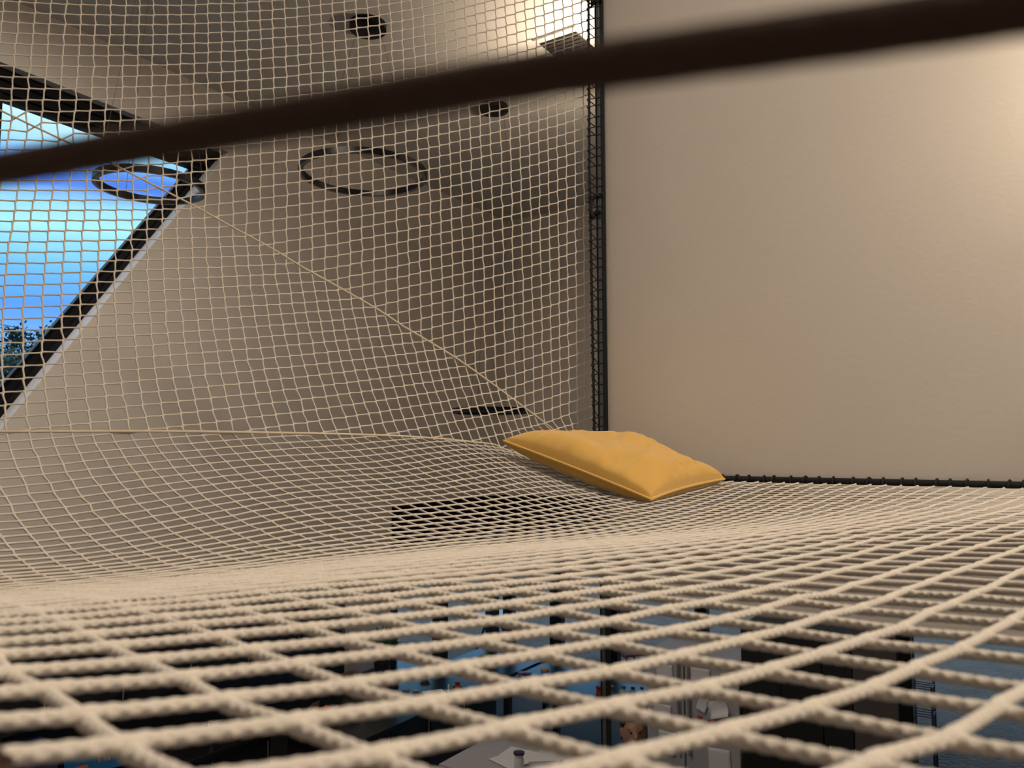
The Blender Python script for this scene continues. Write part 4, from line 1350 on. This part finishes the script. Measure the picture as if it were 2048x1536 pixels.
# ------------------------------------------------------------------ the person seated below, looking up
def blob(name, caps, m, parent, voxel=.012, extra=None, smooth_it=6):
    """one continuous skin grown round tapered limbs"""
    bm = bmesh.new()
    for p0, r0, p1, r1 in caps:
        p0, p1 = Vector(p0), Vector(p1)
        n = max(2, int((p1 - p0).length / (min(r0, r1) * .45)))
        for k in range(n + 1):
            s = k / n
            r = r0 + (r1 - r0) * s
            bmesh.ops.create_icosphere(bm, subdivisions=2, radius=r, matrix=Matrix.Translation(p0.lerp(p1, s)))
    for c, r in (extra or []):
        bmesh.ops.create_icosphere(bm, subdivisions=3, radius=1, matrix=Matrix.Translation(c) @ Matrix.Diagonal((*r, 1)))
    me = bpy.data.meshes.new(name); bm.to_mesh(me); bm.free()
    o = bpy.data.objects.new(name, me); COL.objects.link(o)
    md = o.modifiers.new('r', 'REMESH'); md.mode = 'VOXEL'; md.voxel_size = voxel
    m2 = o.modifiers.new('s', 'SMOOTH'); m2.iterations = smooth_it; m2.factor = .5
    bpy.context.view_layer.update()
    out = bpy.data.meshes.new_from_object(o.evaluated_get(bpy.context.evaluated_depsgraph_get()))
    bpy.data.objects.remove(o); bpy.data.meshes.remove(me)
    return link_mesh(name, out, m, parent)


hc = at(1267, 1467, 6.15)                    # centre of the head
sc_ = hc.z / 1.215                           # figure scaled so that the feet meet the floor
B = Vector((hc.x, hc.y, 0))
def Q(x, y, z): return B + Vector((x, y, z)) * sc_
M_SKIN = mat('skin', (.30, .15, .10), .55)
M_HAIR = mat('dark_hair', (.012, .009, .008), .6, bump=(250, .6, .004))
M_SHIRT = mat('pale_grey_shirt', (.42, .42, .46), .85, noise=(40, .1))
M_TROU = mat('dark_trousers', (.03, .032, .045), .85)
stl = empty('stool', tuple(B)); tag(stl, 'black stool under the seated person beside the pale work table', 'stool')
q = MB(); q.lathe(Q(0, .06, .40), [(.15, 0), (.17, .01), (.17, .035), (.15, .045)], 24); q.build('seat', M_BLK, stl, smooth=True)
for k in range(4):
    an = k * 1.5708 + .785
    q = MB(); q.tube([Q(.11 * math.cos(an), .06 + .11 * math.sin(an), .405), Q(.17 * math.cos(an), .06 + .17 * math.sin(an), 0)], .014, 8); q.build('leg', M_STEELB, stl, smooth=True)
ps = empty('person', tuple(B)); tag(ps, 'person in pale shirt seated on a stool looking up at the net', 'person')
caps = [(Q(0, .03, .93), .055, Q(0, .01, 1.12), .048), (Q(0, .05, .60), .118, Q(0, .04, .82), .122),
        (Q(-.09, .03, .89), .072, Q(.09, .03, .89), .072), (Q(-.07, .06, .545), .102, Q(.07, .06, .545), .102)]
for s in (-1, 1):
    caps += [(Q(s * .165, .03, .92), .050, Q(s * .22, .02, .68), .041), (Q(s * .22, .02, .68), .039, Q(s * .14, -.20, .62), .027),
             (Q(s * .09, .04, .53), .085, Q(s * .11, -.38, .51), .058), (Q(s * .11, -.38, .50), .055, Q(s * .12, -.36, .10), .037),
             (Q(s * .12, -.35, .055), .038, Q(s * .13, -.53, .035), .030)]
    w = Q(s * .14, -.20, .62)
    caps += [(w, .026, w + Vector((-s * .01, -.06, -.015)) * sc_, .030)]
    for f, ln in ((-1.5, .062), (-.5, .075), (.5, .070), (1.5, .055)):
        k0 = w + Vector((f * .017, -.085, -.018)) * sc_
        k1 = k0 + Vector((f * .002, -ln * .5, -.008)) * sc_
        caps += [(k0, .010, k1, .0095), (k1, .0095, k1 + Vector((0, -ln * .38, -.022)) * sc_, .008)]
    k0 = w + Vector((-s * .028, -.045, -.01)) * sc_
    caps += [(k0, .012, k0 + Vector((-s * .025, -.03, -.004)) * sc_, .010), (k0 + Vector((-s * .025, -.03, -.004)) * sc_, .010, k0 + Vector((-s * .03, -.058, -.012)) * sc_, .008)]
hd = Q(0, -.005, 1.215)
tilt = Matrix.Rotation(-.30, 3, 'X')
H = lambda x, y, z: hd + tilt @ (Vector((x, y, z)) * sc_)
caps += [(H(0, -.095, .005), .012, H(0, -.112, -.028), .017), (H(-.022, -.088, -.062), .010, H(.022, -.088, -.062), .010), (H(0, -.075, -.10), .026, H(0, -.065, -.09), .03),
         (H(-.05, -.082, .032), .010, H(.05, -.082, .032), .010)]
for s in (-1, 1): caps += [(H(s * .078, .01, -.01), .014, H(s * .082, .012, .025), .017)]
blob('body', caps, M_SKIN, ps, voxel=.009, extra=[(hd, (.077 * sc_, .096 * sc_, .112 * sc_)), (H(0, -.03, -.05), (.060 * sc_, .068 * sc_, .070 * sc_))], smooth_it=3)
shirt = [(Q(0, .05, .60), .132, Q(0, .04, .82), .136), (Q(-.10, .03, .90), .082, Q(.10, .03, .90), .082), (Q(-.05, .06, .56), .118, Q(.05, .06, .56), .118)]
for s in (-1, 1): shirt += [(Q(s * .16, .03, .915), .063, Q(s * .222, .02, .68), .053), (Q(s * .222, .02, .68), .051, Q(s * .17, -.12, .64), .042)]
blob('shirt', shirt, M_SHIRT, ps, voxel=.014, smooth_it=4)
q = MB(); q.tube([Q(.074 * math.cos(k / 12 * 6.283), .015 + .068 * math.sin(k / 12 * 6.283), .985 + .02 * math.sin(k / 12 * 6.283)) for k in range(12)], .016, 8, closed=True)
q.build('collar', mat('dark_collar', (.02, .018, .02), .8), ps, smooth=True)
tr = [(Q(-.07, .06, .545), .114, Q(.07, .06, .545), .114)]
for s in (-1, 1): tr += [(Q(s * .09, .04, .53), .098, Q(s * .11, -.38, .51), .071), (Q(s * .11, -.38, .50), .070, Q(s * .12, -.36, .11), .056)]
blob('trousers', tr, M_TROU, ps, voxel=.014, smooth_it=4)
for s in (-1, 1):
    blob('shoe', [(Q(s * .12, -.34, .045), .046, Q(s * .13, -.54, .04), .040)], M_BLK, ps, voxel=.01, smooth_it=3)
blob('hair', [(H(0, .03, .075), .066, H(0, .062, -.02), .064), (H(-.058, .0, .075), .045, H(.058, .0, .075), .045), (H(-.03, -.062, .095), .026, H(.04, -.060, .095), .026), (H(.076, .03, .03), .018, H(.078, .04, -.10), .016), (H(-.076, .035, .03), .016, H(-.074, .045, -.03), .013)], M_HAIR, ps, voxel=.009, smooth_it=3)
for s in (-1, 1):
    q = MB(); q.lathe(H(s * .030, -.088, .008), [(.001, -.009), (.008, -.005), (.0095, 0), (.008, .005), (.001, .009)], 10); q.build('eye', mat('dark_eye', (.01, .008, .008), .2), ps, smooth=True)
